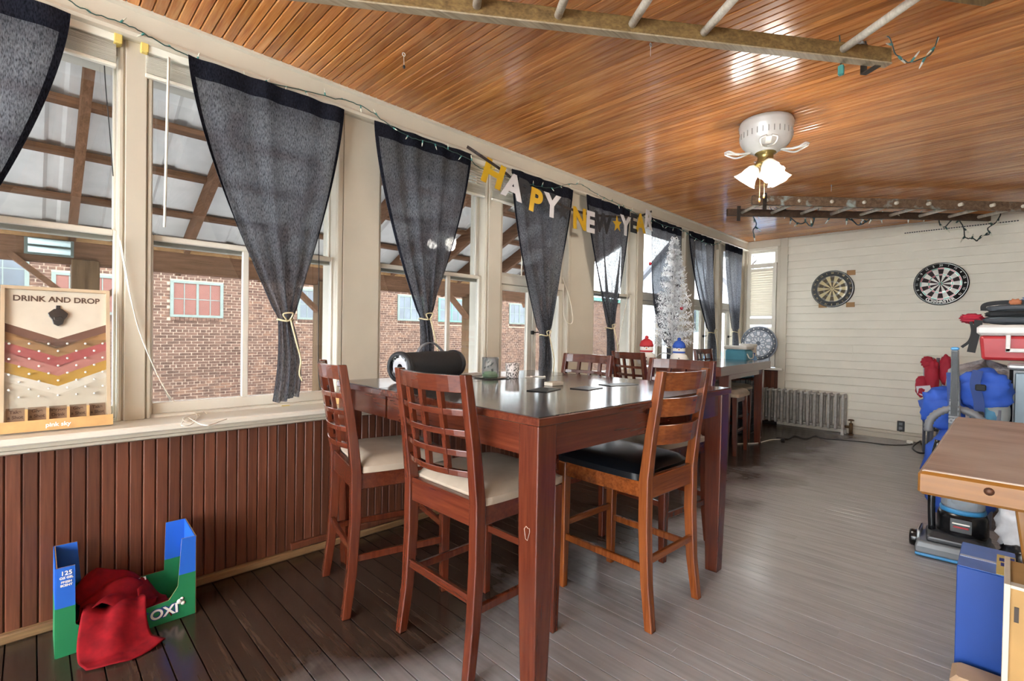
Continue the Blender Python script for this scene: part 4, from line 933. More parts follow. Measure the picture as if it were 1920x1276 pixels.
for dx, dz, r_ in ((.05, .022, .010), (.062, .012, .008), (.058, .030, .007)):
    MB().lathe([(.001, 0), (r_, 0), (r_, .001), (.001, .0012)], 14, (x0+.315+dx, y0-.0058, .048+dz), 'y').build('bubble_mark', 'lettering_white', ct)
mat('badge_red', 'b01e28', .5)
for r_, mt_, o_ in ((.026, 'lettering_white', -.0044), (.021, 'badge_red', -.0056)): MB().lathe([(.001, 0), (r_, 0), (r_, .001), (.001, .0012)], 24, (x0+.088, y0+o_, .045), 'y').build('badge', mt_, ct)
_m, _nt, _b = _base('red_cloth'); _nt.links.new(_ramp(_nt, _noise(_nt, _coords(_nt, (1, 1, 1), False), 30, 4), [(.3, '6e0a13'), (.7, '8f101b')]), _b.inputs['Base Color']); _set(_b, Roughness=.85, Specular_IOR_Level=.2)
def cloth(name, label, fn, nu=26, nv=26, m='red_cloth'):
    o = MB().grid(fn, nu, nv).build(name, m, thick=.004); return tag(o, label, 'cloth')
def c1(u, v):
    x = .10+.24*u+.03*math.sin(3*v); y = 2.50-.16*v; z = .16+.06*math.sin(PI*u)*(1-v)-.09*abs(u-.35)+.012*math.sin(9*u+5*v)+.010*math.sin(14*v+3*u)-.03*v
    return (x, y, max(.012, z))
cloth('red_cloth', 'red gridded cloth crumpled inside the detergent carton', c1)
def c2(u, v):
    xb = .125+.165*u; xf_ = .125+.225*u; x = xb+(xf_-xb)*v+.012*math.sin(7*v)
    y = 2.42-.25*v-.05*v*math.sin(PI*u*.9)+.03*u*v
    z = (.10+.02*math.sin(v*6)) if v < .38 else max(.006, .118-.30*(v-.38)+.0)
    z += .010*math.sin(11*u+4*v)*(1-.6*v)+.012*max(0, math.sin(6*u+1))*(.4 if v > .5 else 1)
    return (x, y, max(.006, z))
cloth('red_cloth', 'plain red cloth spilling over the carton front onto the floor', c2)
def c3(u, v): return (.30+.10*u, 2.47-.12*v-.03*u, max(.02, .135-.05*v+.02*math.sin(6*u+3*v)-.07*u*u))
cloth('red_cloth', 'small folded red cloth with white care label at the back of the carton', c3, 14, 14)
tag(MB().add([(.30, 2.462, .150), (.335, 2.462, .152), (.335, 2.450, .143), (.30, 2.450, .141)], [(0, 1, 2, 3)]).build('care_label', 'lettering_white', None, thick=.001), 'white care label on the folded red cloth', 'label')
# ================================================================== SECOND TABLE: TREE, SNOWMEN, CORNER THINGS
mat('tinsel', 'c6c8cb', .35, .3, var=.35, scale=60); mat('tinsel_white', 'eceef0', .5, 0); mat('ornament_red', 'a82030', .2); mat('snow_white', 'dedbd4', .6); mat('hat_red', 'b42a30', .7); mat('hat_blue', '2a55b4', .7); mat('carrot', 'd07a3a', .6)
tx, ty, tz = 4.40, 2.27, .912
tr = thing('tinsel_tree', 'silver white tinsel Christmas tree standing on the second table', 'tree', (tx, ty, tz))
MB().tube([(tx, ty, tz+.02), (tx, ty, tz+1.16)], [.014, .006], 8).build('trunk', 'tinsel', tr)
for i in range(4):
    a = i*PI/2+.5; MB().tube(smoothpath([(tx+.01*math.cos(a), ty+.01*math.sin(a), tz+.09), (tx+.09*math.cos(a), ty+.09*math.sin(a), tz+.10), (tx+.15*math.cos(a), ty+.15*math.sin(a), tz+.05), (tx+.16*math.cos(a), ty+.16*math.sin(a), tz+.006)]), .006, 6).build('stand_leg', 'steel', tr)
q = random.Random(21)
nd = MB()
for i in range(520):
    t = q.random()**.8; z = tz+.13+1.06*t; R = .235*(1-t)**.85+.025; a = q.uniform(0, 2*PI); L = R*q.uniform(.7, 1.05)
    d = Vector((math.cos(a), math.sin(a), q.uniform(-.05, .35))).normalized(); o_ = Vector((tx, ty, z)); up_ = Vector((0, 0, 1)); s_ = d.cross(up_).normalized()
    nd.k = 0 if q.random() < .3 else 1
    for k in range(16):
        p = o_+d*(L*(k+2)/18); an = q.uniform(0, 2*PI); w_ = (s_*math.cos(an)+up_*math.sin(an)); e_ = p+w_*.020+d*.012; h_ = d*.003+s_*.002
        nd.add([p-h_, p+h_, e_+h_*.8, e_-h_*.8], [(0, 1, 2, 3)])
o = nd.build('tinsel_foliage', ['tinsel', 'tinsel_white'], tr); o['kind'] = 'stuff'
for lb, px, py in (('red bauble on the left side of the silver tree', 1219, 494), ('red bauble on the right edge of the silver tree', 1278, 578)):
    c = atD(px, py, 4.62); t = thing('bauble', lb, 'ornament', c); MB().sphere(c, .016, 14).build('ball', 'ornament_red', t); MB().tube([c+upz*.014, c+upz*.032], .003, 6).build('cap', 'steel', t)
tag(MB().tube([Vector((tx, ty, tz+1.20))+Vector((math.sin(i*PI/4)*.03, -math.sin(i*PI/4)*.02, .02*math.sin(i*PI/2))) for i in range(8)], .004, 6, closed=True).build('ribbon_bow', 'tinsel_white'), 'wire ribbon bow on the tip of the silver tree', 'bow')
def snowman(label, px, d, hat, s=1.0):
    c = atD(px, 660, d); x, y = c.x, c.y; z = .912
    t = thing('snowman_figurine', label, 'figurine', (x, y, z))
    MB().lathe([(.03, 0), (.07*s, .01), (.085*s, .05*s), (.075*s, .095*s), (.05*s, .115*s), (.06*s, .14*s), (.055*s, .17*s), (.03*s, .19*s), (.001, .195*s)], 24, (x, y, z)).build('body', 'snow_white', t)
    MB().lathe([(.045*s, .115*s), (.058*s, .12*s), (.058*s, .133*s), (.045*s, .138*s)], 20, (x, y, z)).build('scarf', hat, t)
    MB().lathe([(.058*s, .165*s), (.062*s, .18*s), (.05*s, .215*s), (.025*s, .235*s), (.001, .24*s)], 20, (x, y, z)).build('hat', hat, t)
    MB().sphere((x, y, z+.248*s), .018*s, 12).build('pompom', hat, t)
    f_ = Vector((-x, -y, 0)).normalized(); e_ = Vector((-f_.y, f_.x, 0))
    MB().tube([Vector((x, y, z+.152*s))+f_*.054*s, Vector((x, y, z+.150*s))+f_*.085*s], [.008*s, .001], 8).build('nose', 'carrot', t)
    for k in (-1, 1): MB().sphere(Vector((x, y, z+.163*s))+f_*.052*s+e_*k*.018*s, .005*s, 8).build('eye', 'cord_black', t)
    for k in (.04, .07): MB().sphere(Vector((x, y, z+k*s))+f_*.085*s, .006*s, 8).build('button', 'cord_black', t)
snowman('snowman figurine with red hat left of the silver tree', 1212, 4.42, 'hat_red', 1.0)
snowman('snowman figurine with blue hat and scarf right of the silver tree', 1273, 4.45, 'hat_blue', .95)
# stool pushed under the second table
t = thing('counter_stool', 'backless cherry stool with round-edged beige seat under the second table', 'stool', (5.14, 2.06, 0), math.radians(5))
for sx in (-1, 1):
    for sy in (-1, 1): leg_mesh([(sx*.185, sy*.17, 0), (sx*.165, sy*.155, .58)], [.034, .042]).build('leg', 'cherry_z', t, False)
for s in (-1, 1): MB().bbox(-.17, .17, s*.155-.01, s*.155+.01, .22, .25, .003).build('stretcher', 'cherry_x', t, False); MB().bbox(-.18, .18, s*.155-.012, s*.155+.012, .525, .58, .003).build('seat_rail', 'cherry_x', t, False)
cushion('seat', -.21, .21, -.20, .20, .58, .655, 'beige_fabric', t)
# wire crate with coolers and pails on it
mat('crate_wire', '3a4048', .4, .7); mat('crate_pan', '14171c', .5); mat('teal_plastic', '4f93a8', .4); mat('blue_plastic', '2d6fb0', .4); mat('pail_white', 'd8d4cb', .45); mat('jug_blue', '6f9cc8', .3)
cx0, cx1, cy0, cy1, cz = 6.11, 6.68, 2.20, 2.47, .68
cr_ = thing('wire_crate', 'black wire pet crate standing beside the radiator', 'crate', ((cx0+cx1)/2, (cy0+cy1)/2, 0))
MB().bbox(cx0+.01, cx1-.01, cy0+.03, cy1-.01, .004, .62, .01).build('inner_liner', 'crate_pan', cr_)
for nm, pts_ in (('front_frame', [(cx0, cy0, .005), (cx1, cy0, .005), (cx1, cy0, cz), (cx0, cy0, cz)]), ('back_frame', [(cx0, cy1, .005), (cx1, cy1, .005), (cx1, cy1, cz), (cx0, cy1, cz)])):
    MB().tube(pts_, .006, 6, closed=True).build(nm, 'crate_wire', cr_)
def wires(name, segs):
    s = MB()
    for a, b_ in segs: s.tube([a, b_], .0032, 5)
    o = s.build(name, 'crate_wire', cr_); return o
wires('front_grid', [((cx0+i*.083, cy0, 0.01), (cx0+i*.083, cy0, cz)) for i in range(1, 8)]+[((cx0, cy0, i*.097), (cx1, cy0, i*.097)) for i in range(1, 7)])
wires('side_grid', [((cx0, cy0+i*.06, 0.01), (cx0, cy0+i*.06, cz)) for i in range(1, 5)]+[((cx0, cy0, i*.097), (cx0, cy1, i*.097)) for i in range(1, 7)])
wires('top_grid', [((cx0+i*.083, cy0, cz), (cx0+i*.083, cy1, cz)) for i in range(0, 9) if cx0+i*.083 < cx1]+[((cx0, cy0+i*.06, cz), (cx1, cy0+i*.06, cz)) for i in range(1, 5)])
ck = thing('teal_cooler', 'teal picnic cooler with white lid on the wire crate', 'cooler', (6.18, 2.34, cz+.006))
MB().bbox(6.125, 6.36, 2.21, 2.46, cz+.006, 1.03, .02).build('body', 'teal_plastic', ck); MB().bbox(6.115, 6.375, 2.195, 2.475, 1.03, 1.075, .012).build('lid', 'pail_white', ck); MB().tube(smoothpath([(6.14, 2.20, .98), (6.17, 2.185, .93), (6.29, 2.185, .93), (6.34, 2.20, .98)]), .007, 6).build('handle', 'pail_white', ck)
pa = thing('white_pail', 'white plastic pail with lid in front of the electronic dartboard', 'bucket', (6.58, 2.35, cz+.006))
MB().lathe([(.08, 0), (.088, .01), (.10, .38), (.001, .38)], 28, (6.58, 2.35, cz+.006)).build('body', 'pail_white', pa); MB().lathe([(.104, .375), (.108, .38), (.108, .405), (.10, .412), (.095, .41), (.001, .409)], 28, (6.58, 2.35, cz+.006)).build('lid', 'pail_white', pa); MB().tube(smoothpath([(6.46, 2.33, cz+.37), (6.45, 2.28, cz+.28), (6.50, 2.24, cz+.25), (6.60, 2.24, cz+.26), (6.66, 2.32, cz+.37)]), .004, 6).build('bail', 'steel', pa)
jg = thing('blue_jug', 'pale blue plastic jug beside the white pail', 'jug', (6.44, 2.23, cz+.006))
MB().lathe([(.045, 0), (.055, .008), (.057, .20), (.048, .25), (.03, .27), (.028, .285), (.001, .285)], 24, (6.44, 2.245, cz+.006)).build('body', 'jug_blue', jg); MB().lathe([(.031, .28), (.031, .30), (.001, .301)], 18, (6.44, 2.245, cz+.006)).build('cap', 'hat_blue', jg); MB().bbox(6.385, 6.40, 2.20, 2.23, cz+.03, cz+.1, .004).build('sticker', 'lettering_white', jg)
bt = thing('blue_tote', 'blue storage tote on the floor under the second table', 'tote', (5.07, 2.39, 0))
MB().bbox(4.77, 5.38, 2.285, 2.46, .004, .40, .02).build('body', 'blue_plastic', bt); MB().bbox(4.75, 5.40, 2.275, 2.47, .40, .44, .01).build('lid', 'teal_plastic', bt)
# ================================================================== FAR WALL
mat('cast_iron', 'b4b0a8', .45, .3, var=.25, scale=25, bump=.2); mat('valve_brass', '6a5138', .5, .7)
rd = thing('cast_iron_radiator', 'silver painted cast iron column radiator under the far siding', 'radiator', (7.17, 1.95, 0))
nsec, yA, yB = 15, 1.405, 2.47; pt = (yB-yA)/(nsec-1)
def section(foot):
    s = MB(); w_ = .0145
    def slab(x0_, x1_, z0_, z1_, r_):
        P = []
        for cx_, cz_, a0 in ((x1_-r_, z0_+r_, -PI/2), (x1_-r_, z1_-r_, 0), (x0_+r_, z1_-r_, PI/2), (x0_+r_, z0_+r_, PI)):
            for k in range(5): P.append((cx_+r_*math.cos(a0+k*PI/8), cz_+r_*math.sin(a0+k*PI/8)))
        s.loft([[(x, -w_*f_, z) for x, z in [((px_-(x0_+x1_)/2)*g__+(x0_+x1_)/2, (pz_-(z0_+z1_)/2)*(1-(1-g__)*.25)+(z0_+z1_)/2) for px_, pz_ in P]] for f_, g__ in ((-1, .75), (-.6, 1), (.6, 1), (1, .75))])
    slab(-.085, -.035, .055, .50, .024); slab(.035, .085, .055, .50, .024)
    slab(-.07, .07, .45, .497, .02); slab(-.07, .07, .058, .10, .02)
    if foot:
        for x in (-.075, .06): s.loft([[(x-.012, -.016, 0), (x+.02, -.016, 0), (x+.02, .016, 0), (x-.012, .016, 0)], [(x-.006, -.012, .07), (x+.02, -.012, .07), (x+.02, .012, .07), (x-.006, .012, .07)]])
    return mesh_of(s, 'section', 'cast_iron')
s1, s2 = section(False), section(True)
for i in range(nsec): inst(s2 if i in (0, nsec-1) else s1, 'section', rd, (0, yA+pt*i-1.95, 0))
for z in (.08, .47): MB().tube([(7.17, yA, z), (7.17, yB, z)], .018, 10).build('connector', 'cast_iron', rd)
vl = MB(); vl.tube([(7.16, 1.40, .10), (7.16, 1.33, .10)], .016, 10); vl.tube([(7.16, 1.33, .15), (7.16, 1.33, .02)], .02, 12); vl.lathe([(.012, 0), (.03, .004), (.03, .012), (.018, .02)], 14, (7.16, 1.33, 0)); vl = vl.build('valve', 'valve_brass', rd)
MB().lathe([(.006, .15), (.006, .175), (.032, .178), (.034, .188), (.02, .196), (.001, .197)], 18, (7.16, 1.33, 0)).build('valve_wheel', 'valve_brass', vl)
# outlet
ot = thing('wall_outlet', 'black double power outlet low on the far siding', 'outlet', (XF-.004, .865, .165))
MB().bbox(XF-.014, XF, .83, .90, .105, .225, .004).build('cover_plate', 'cord_black', ot)
for z in (.14, .19): MB().bbox(XF-.019, XF-.012, .848, .882, z-.016, z+.016, .004).build('socket', 'pewter', ot)
MB().bbox(XF-.04, XF-.016, .853, .877, .105, .128, .004).build('plug', 'cord_black', ot)
# floor cords
cord('extension_cord', 'white extension cord lying across the floor from under the second table', [atZ(x, y, .006) for x, y in ((1375, 832), (1390, 831), (1420, 830), (1445, 824), (1466, 823))], .005)
MB().bbox(-.02, .02, -.015, .015, 0, .022, .004).build('cord_plug', 'cord_black').location = atZ(1468, 826, .001)
tag(bpy.data.objects['cord_plug'], 'black plug joining the white and dark floor cords', 'plug')
cord('extension_cord', 'thin dark cord snaking along the floor in front of the radiator', [atZ(x, y, .006) for x, y in ((1466, 824), (1456, 820), (1476, 822), (1490, 817), (1510, 822), (1528, 817), (1545, 822), (1570, 824), (1620, 828), (1660, 833), (1695, 834), (1712, 831))], .005, 'cord_black')
cord('power_cord', 'thick black cord looping on the floor beside the folded red chair', [atZ(x, y, .02) for x, y in ((1750, 795), (1724, 805), (1728, 832), (1745, 838), (1735, 824), (1712, 836), (1722, 848), (1748, 848))], .009, 'cord_black')
c = atZ(1706, 831, .002); tag(MB().bbox(c.x-.02, c.x+.03, c.y-.03, c.y+.03, .001, .035, .006).build('plug_adapter', 'cord_white'), 'white plug adapter on the floor near the far baseboard', 'plug')
# dartboards
mat('dart_black', '141416', .7); mat('dart_grey', '4a4c4c', .8); mat('sisal_cream', 'c9b98e', .85); mat('sisal_brown', '594f40', .85); mat('sisal_white', 'd9d6cf', .8); mat('sisal_dark', '2a191c', .8); mat('dart_red', 'a33346', .7); mat('dart_green', '5f9c8b', .7); mat('wire_metal', 'b5b5b0', .35, .8)
RY = Vector((0, -1, 0)); ORDER = [20, 1, 18, 4, 13, 6, 10, 15, 2, 17, 3, 19, 7, 16, 8, 11, 14, 9, 12, 5]
def dartboard(label, y, z, R, rim, c1_, c2_, red, green, sc, word=None, brand=None):
    t = thing('dartboard', label, 'dartboard', (XF-.02, y, z)); X0 = XF-.042
    def ringp(r, a, d=0): return Vector((X0-d, y-r*math.sin(a), z+r*math.cos(a)))
    MB().lathe([(.001, 0), (R, 0), (R*1.005, .006), (R*1.005, .034), (R*.99, .038), (.001, .038)], 60, (X0, y, z), 'x').build('board', rim, t)
    s = MB(); inner = sc*R; rad = [0.03*R, .07*R, inner*.53, inner*.60, inner*.93, inner]
    for i in range(20):
        a0, a1 = (i-.5)*PI/10, (i+.5)*PI/10
        for k in range(1, 6):
            r0, r1 = rad[k-1], rad[k]
            if k == 1: s.k = 3
            elif k in (3, 5): s.k = 2 if i % 2 == 0 else 3
            else: s.k = 0 if i % 2 == 0 else 1
            n = 3
            for j_ in range(n):
                b0, b1 = a0+(a1-a0)*j_/n, a0+(a1-a0)*(j_+1)/n
                s.add([ringp(r0, b0, .0012), ringp(r1, b0, .0012), ringp(r1, b1, .0012), ringp(r0, b1, .0012)], [(0, 1, 2, 3)])
    s.build('score_face', [c2_, c1_, red, green], t)
    MB().lathe([(.001, 0), (.03*R, 0), (.03*R, .002), (.001, .003)], 16, (X0-.004, y, z), 'x').build('bullseye', red, t)
    for r_ in (rad[2], rad[3], rad[4], rad[5], R*.955): MB().tube([ringp(r_, i*PI/30, .003) for i in range(60)], .0014, 4, closed=True).build('wire_ring', 'wire_metal', t)
    for i, n_ in enumerate(ORDER):
        if word and 8 <= i <= 12: continue
        a = i*PI/10; p = ringp(R*.86, a, .004); text(str(n_), R*.13, p, RY*math.cos(a)-upz*math.sin(a), upz*math.cos(a)+RY*math.sin(a), 'lettering_white' if word else 'sisal_cream', t, 'number')
    if word:
        for i, c_ in enumerate(word):
            a = PI+(len(word)/2-.5-i)*.125; p = ringp(R*.86, a, .004); text(c_, R*.2, p, -RY*math.cos(a)+upz*math.sin(a), -upz*math.cos(a)-RY*math.sin(a), 'lettering_white', t, 'letter', bold=.001)
    return t
dartboard('faded grey-rimmed dartboard on the far siding over the radiator', 1.585, 1.815, .232, 'dart_grey', 'sisal_cream', 'sisal_brown', 'sisal_brown', 'sisal_cream', .70)
for q_, w_ in (((1.40, 1.60), 'lower right'), ((1.40, 2.0), 'upper right'), ((1.70, 1.60), 'lower left')): tag(MB().bbox(XF-.006, XF+.012, q_[0]-.05, q_[0]+.04, q_[1]-.02, q_[1]+.04, .002).build('cork_scrap', 'kraft'), 'scrap of brown backing board at the %s of the faded dartboard' % w_, 'board', 'backing scraps behind the faded dartboard')
dartboard('black-rimmed white dartboard lettered CORKMASTER on the far siding', .545, 1.815, .237, 'dart_black', 'sisal_white', 'sisal_dark', 'dart_red', 'dart_green', .75, 'CORKMASTER')
# electronic dartboard leaning in the corner
mat('edart_grey', '9aa2ae', .4); mat('edart_light', 'd6d8dc', .4); mat('edart_ring', '5b616b', .4)
ed = thing('electronic_dartboard', 'grey electronic dartboard leaning against the corner shutter', 'dartboard', (7.22, 2.43, .766))
ey, ez, er, ex = 2.44, 1.10, .235, 7.215
MB().lathe([(.001, 0), (er, 0), (er+.006, .01), (er, .035), (.001, .035)], 48, (ex, ey, ez), 'x').build('housing', 'edart_grey', ed)
MB().bbox(ex, ex+.035, ey-.15, ey+.15, .768, .95, .02).build('control_panel', 'edart_grey', ed)
def rp(r, a, d=0): return Vector((ex-d, ey-r*math.sin(a), ez+r*math.cos(a)))
MB().lathe([(er*.80, 0), (er*.98, 0), (er*.98, .002), (er*.80, .002)], 48, (ex-.002, ey, ez), 'x').build('number_ring', 'edart_ring', ed)
s = MB()
for i in range(20):
    a0, a1 = (i-.5)*PI/10+.02, (i+.5)*PI/10-.02
    for k, (r0, r1) in enumerate(((.03, .085), (.09, .105), (.11, .165), (.17, .182))):
        s.k = (i+(k % 2)) % 2; s.loft([[rp(r0, a0, d), rp(r1, a0, d), rp(r1, a1, d), rp(r0, a1, d)] for d in (.001, .006)])
s.build('score_segments', ['edart_light', 'edart_grey'], ed)
for i in range(20): MB().sphere(rp(er*.89, i*PI/10, .003), .008, 8).build('number_light', 'lettering_white', ed)
# ================================================================== WOODEN BAR TABLE AND BOXES
wood('bar_top', '7b6455', '998375', 'b2a092', 'y', rough=.36, tint=.03, grain=.5, wear=('b5a99f', 4, .40, .7)); wood('bar_orange', '5f3810', '784c18', '8d6027', 'y', rough=.35, tint=.05, grain=.6); wood('bar_orange_z', '5f3810', '784c18', '8d6027', 'z', rough=.35, tint=.05, grain=.6)
mat('knot', '4a2812', .6); mat('foot_pale', 'b79b7e', .6)
bt_ = thing('bar_table', 'thick orange pine table with worn greyish top jutting in at the right edge', 'table', (1.86, -.4, 0))
m = MB(); bx0, bx1, by0, by1, bz0, bz1 = 1.335, 2.385, -1.15, .128, .848, .90
m.k = 1; m.bbox(bx0, bx1, by0, by1, bz0, bz1-.003, .006); m.k = 0; m.bbox(bx0+.006, bx1-.006, by0+.006, by1-.006, bz1-.006, bz1, .002); m.build('table_top', ['bar_top', 'bar_orange'], bt_)
for y, z in ((.02, .878), (-.06, .862)): MB().lathe([(.001, 0), (.008, 0), (.006, .001), (.001, .0012)], 12, (bx0-.0006, y, z), 'x').build('knot', 'knot', bt_)
for X in (2.14, 1.52):
    P = [(-.05, .10), (-.12, .10), (-.16, .45), (-.12, .846), (.0, .846), (-.022, .80), (-.02, .70), (-.045, .5), (-.04, .25)]
    if X > 2: MB().prism(P, (X, 0, 0), (0, 1, 0), (0, 0, 1), .07).build('trestle_leg', 'bar_orange_z', bt_, bevel=.006)
    else: MB().prism([(a-.55, z) for a, z in P], (X, 0, 0), (0, 1, 0), (0, 0, 1), .07).build('trestle_leg', 'bar_orange_z', bt_, bevel=.006)
m = MB(); m.bbox(2.10, 2.23, -.75, .11, .03, .10, .015); m.build('trestle_foot', 'foot_pale', bt_)
mat('box_blue', '12408f', .45, var=.04); mat('box_blue_top', '5f7fc4', .4); mat('tape', 'b9c4d8', .25); mat('label_yellow', 'd2bd74', .6); mat('carton_tan', 'b08a55', .8); mat('carton_edge', 'cfc5b4', .85); mat('dark_print', '3a3028', .6)
bb_ = thing('blue_box', 'tall blue cardboard box with yellow label under the bar table', 'box', (2.4, .04, 0))
MB().bbox(2.255, 2.53, -.035, .107, .003, .408, .003).build('body', 'box_blue', bb_); MB().box(2.257, 2.528, -.033, .105, .4082, .4095).build('top_flap', 'box_blue_top', bb_)
MB().box(2.36, 2.38, -.033, .105, .4095, .4105).build('tape_strip', 'tape', bb_)
lb = MB().box(2.262, 2.47, -.034, .012, .4097, .4112).build('yellow_label', 'label_yellow', bb_)
for i, (a, c) in enumerate(((2.40, .0), (2.35, -.004), (2.42, -.02))): MB().box(a, a+.035, c-.012, c+.006, .4112, .4118).build('label_mark', 'oxi_blue', lb)
kb = thing('cardboard_box', 'tan cardboard box with pale corrugated edge at the lower right', 'box', (1.98, -.2, 0))
MB().bbox(1.86, 2.085, -.40, -.012, .003, .52, .002).build('body', 'carton_tan', kb); MB().bbox(1.85, 2.09, -.018, -.006, .003, .528, .001).build('corrugated_edge', 'carton_edge', kb); MB().box(1.852, 1.88, -.40, -.018, .519, .527).build('top_flap', 'carton_edge', kb)
MB().box(1.857, 1.861, -.035, -.026, .43, .47).build('hand_slot', 'dark_print', kb)
text('1074427', .018, (1.8585, -.052, .487), (0, 0, -1), (0, -1, 0), 'dark_print', kb)
# ================================================================== VACUUM CLEANER
mat('vac_grey', '6f7377', .35, .1); mat('vac_dark', '2a2c30', .35); mat('vac_black', '141518', .25); mat('vac_blue', '3f8fc4', .35); mat('vac_silver', 'b7babd', .35, .3); mat('vac_red', 'b0242c', .4); mat('hose_grey', '6c6d70', .5)
_m, _nt, _b = _base('dust_bin'); _set(_b, Base_Color=(.80, .88, .95, 1), Roughness=.12, Transmission_Weight=.75, IOR=1.1)
vc = thing('vacuum_cleaner', 'upright grey and black vacuum cleaner with clear dust bin behind the bar table', 'vacuum', (3.6, .2, 0))
P = [(3.44, .335), (3.46, .05), (3.70, .02), (3.74, .10), (3.74, .27), (3.68, .34)]
def slabp(name, z0, z1, m_, sh=1.0, pts=P):
    cxp = sum(a for a, _ in pts)/len(pts); cyp = sum(b for _, b in pts)/len(pts)
    MB().loft([[(a, b, z0) for a, b in pts], [(a, b, z0+(z1-z0)*.55) for a, b in pts], [(cxp+(a-cxp)*sh, cyp+(b-cyp)*sh, z1) for a, b in pts]]).build(name, m_, vc, bevel=.008)
slabp('bumper', .006, .022, 'vac_blue'); slabp('floor_head', .022, .085, 'vac_grey', .94)
slabp('head_cover', .085, .135, 'vac_dark', .75, [(3.47, .29), (3.48, .06), (3.70, .04), (3.73, .26), (3.66, .31)])
MB().lathe([(.01, -.02), (.042, -.02), (.045, -.012), (.045, .012), (.042, .02), (.01, .02)], 24, (3.60, .352, .05), 'y').build('wheel', 'vac_black', vc); MB().bbox(3.52, 3.68, .322, .335, .05, .12, .006).build('side_trim', 'vac_silver', vc)
bx_, by_ = 3.62, .155
MB().lathe([(.10, .12), (.108, .14), (.105, .22), (.098, .245), (.001, .245)], 28, (bx_, by_, 0)).build('lower_body', 'vac_black', vc)
MB().lathe([(.001, .246), (.094, .246), (.096, .26), (.094, .268), (.001, .268)], 28, (bx_, by_, 0)).build('bin_base', 'vac_blue', vc)
MB().lathe([(.088, .268), (.090, .28), (.088, .50), (.084, .50), (.084, .275), (.001, .272)], 32, (bx_, by_, 0)).build('dust_bin', 'dust_bin', vc)
MB().lathe([(.001, .28), (.05, .28), (.06, .36), (.045, .48), (.001, .49)], 20, (bx_, by_, 0)).build('filter_cone', 'vac_grey', vc)
MB().lathe([(.09, .50), (.094, .51), (.085, .56), (.05, .60), (.001, .61)], 28, (bx_, by_, 0)).build('bin_lid', 'vac_dark', vc)
fd = Vector((-1, -.05, 0)).normalized(); pz = Vector((bx_, by_, .19))+fd*.108
rgt = fd.cross(upz)*-1
nb_ = MB(); nb_.bbox(bx_-.115, bx_-.106, by_-.045, by_+.045, .155, .232, .004); nb_.build('badge_plate', 'vac_black', vc)
MB().box(bx_-.1165, bx_-.1155, by_-.03, by_+.03, .182, .190).build('red_mark', 'vac_red', vc); MB().box(bx_-.1165, bx_-.1155, by_-.035, by_+.035, .20, .207).build('white_mark', 'lettering_white', vc)
MB().tube(smoothpath([(3.56, .275, .13), (3.56, .28, .3), (3.58, .275, .5), (3.6, .26, .62)]), .017, 10).build('hose_riser', 'vac_black', vc)
hp = [(3.50, .185, .42), (3.44, .187, .72), (3.40, .188, .95), (3.36, .189, 1.128)]
rs = []
for (x, y, z), w_ in zip(hp, (.052, .050, .034, .028)): rs.append([(x-.02, y-w_/2, z), (x+.02, y-w_/2, z), (x+.024, y+w_/2, z), (x-.016, y+w_/2, z)])
MB().loft(rs).build('handle', 'vac_grey', vc, bevel=.006)
rs = []
for (x, y, z), w_ in zip(hp[2:], (.026, .020)): rs.append([(x-.0215, y-w_/2, z-.16 if z < 1 else z-.01), (x-.019, y-w_/2, z-.16 if z < 1 else z-.01), (x-.019, y+w_/2, z-.16 if z < 1 else z-.01), (x-.0215, y+w_/2, z-.16 if z < 1 else z-.01)])
MB().loft(rs).build('grip', 'vac_black', vc); MB().bbox(3.335, 3.387, .173, .205, 1.126, 1.142, .006).build('handle_cap', 'vac_blue', vc)
text('BISSELL', .052, (3.388, .187, .83), (.17, 0, 1), (0, 1, 0), 'vac_dark', vc, bold=.001)
hs_ = MB(); pts_ = [Vector((3.47, .18+.115*math.cos(a), .70+.115*math.sin(a))) for a in [PI*1.1*i/40-.15 for i in range(41)]]
hs_.tube(pts_, [.021 if i % 2 else .017 for i in range(41)], 10); hs_.build('hose', 'hose_grey', vc)
_m, _nt, _b = _base('silver_film'); _nt.links.new(_ramp(_nt, _noise(_nt, _coords(_nt, (1, 1, 1), False), 12, 6, .5), [(.3, '77787c'), (.7, 'd0d1d4')]), _b.inputs['Base Color']); _set(_b, Roughness=.3, Metallic=.6); _bump(_nt, _b, _noise(_nt, _coords(_nt, (1, 1, 1), False), 25, 4, 1.0), .8, .02)
mat('white_bag', 'd9dde2', .4, bump=.6, scale=25)
bg_ = blob('plastic_bag', 'white_bag', None, (3.55, -.07, .26), (.09, .09, .16), 4, .16, 4, 16); bg_.location = (0, 0, 0); tag(bg_, 'crumpled white plastic bag behind the vacuum cleaner', 'bag')
blk = blob('black_bag', 'vac_black', None, (3.50, -.09, .09), (.12, .10, .085), 6, .12, 4, 16); tag(blk, 'black bag slumped on the floor under the white plastic bag', 'bag')
# ================================================================== CAMPING GEAR BY THE FAR WALL
mat('camp_blue', '2b55b5', .75, var=.15, scale=12, bump=.2); mat('camp_grey', '8e9698', .8); mat('camp_teal', '4f86a6', .8); mat('camp_navy', '2c4480', .75); mat('camp_red', 'ab2238', .75, var=.15, bump=.2); mat('tube_grey', '8f95a6', .35, .6); mat('strap_black', '26282a', .8); mat('vest_grey', '4a4f55', .8, bump=.2)
rc = thing('folded_camp_chair', 'folded red camp chair leaning on the far siding', 'camp chair', (6.65, .55, 0))
for k, (x, y, xt_, yt_) in enumerate(((6.70, .60, 6.62, .60), (6.72, .57, 6.60, .54), (6.66, .545, 6.64, .50), (6.74, .51, 6.62, .44))): MB().tube([(x, y, .005), ((x+xt_)/2, (y+yt_)/2, .5), (xt_, yt_, 1.0)], .0135, 8).build('frame_tube', 'tube_grey', rc)
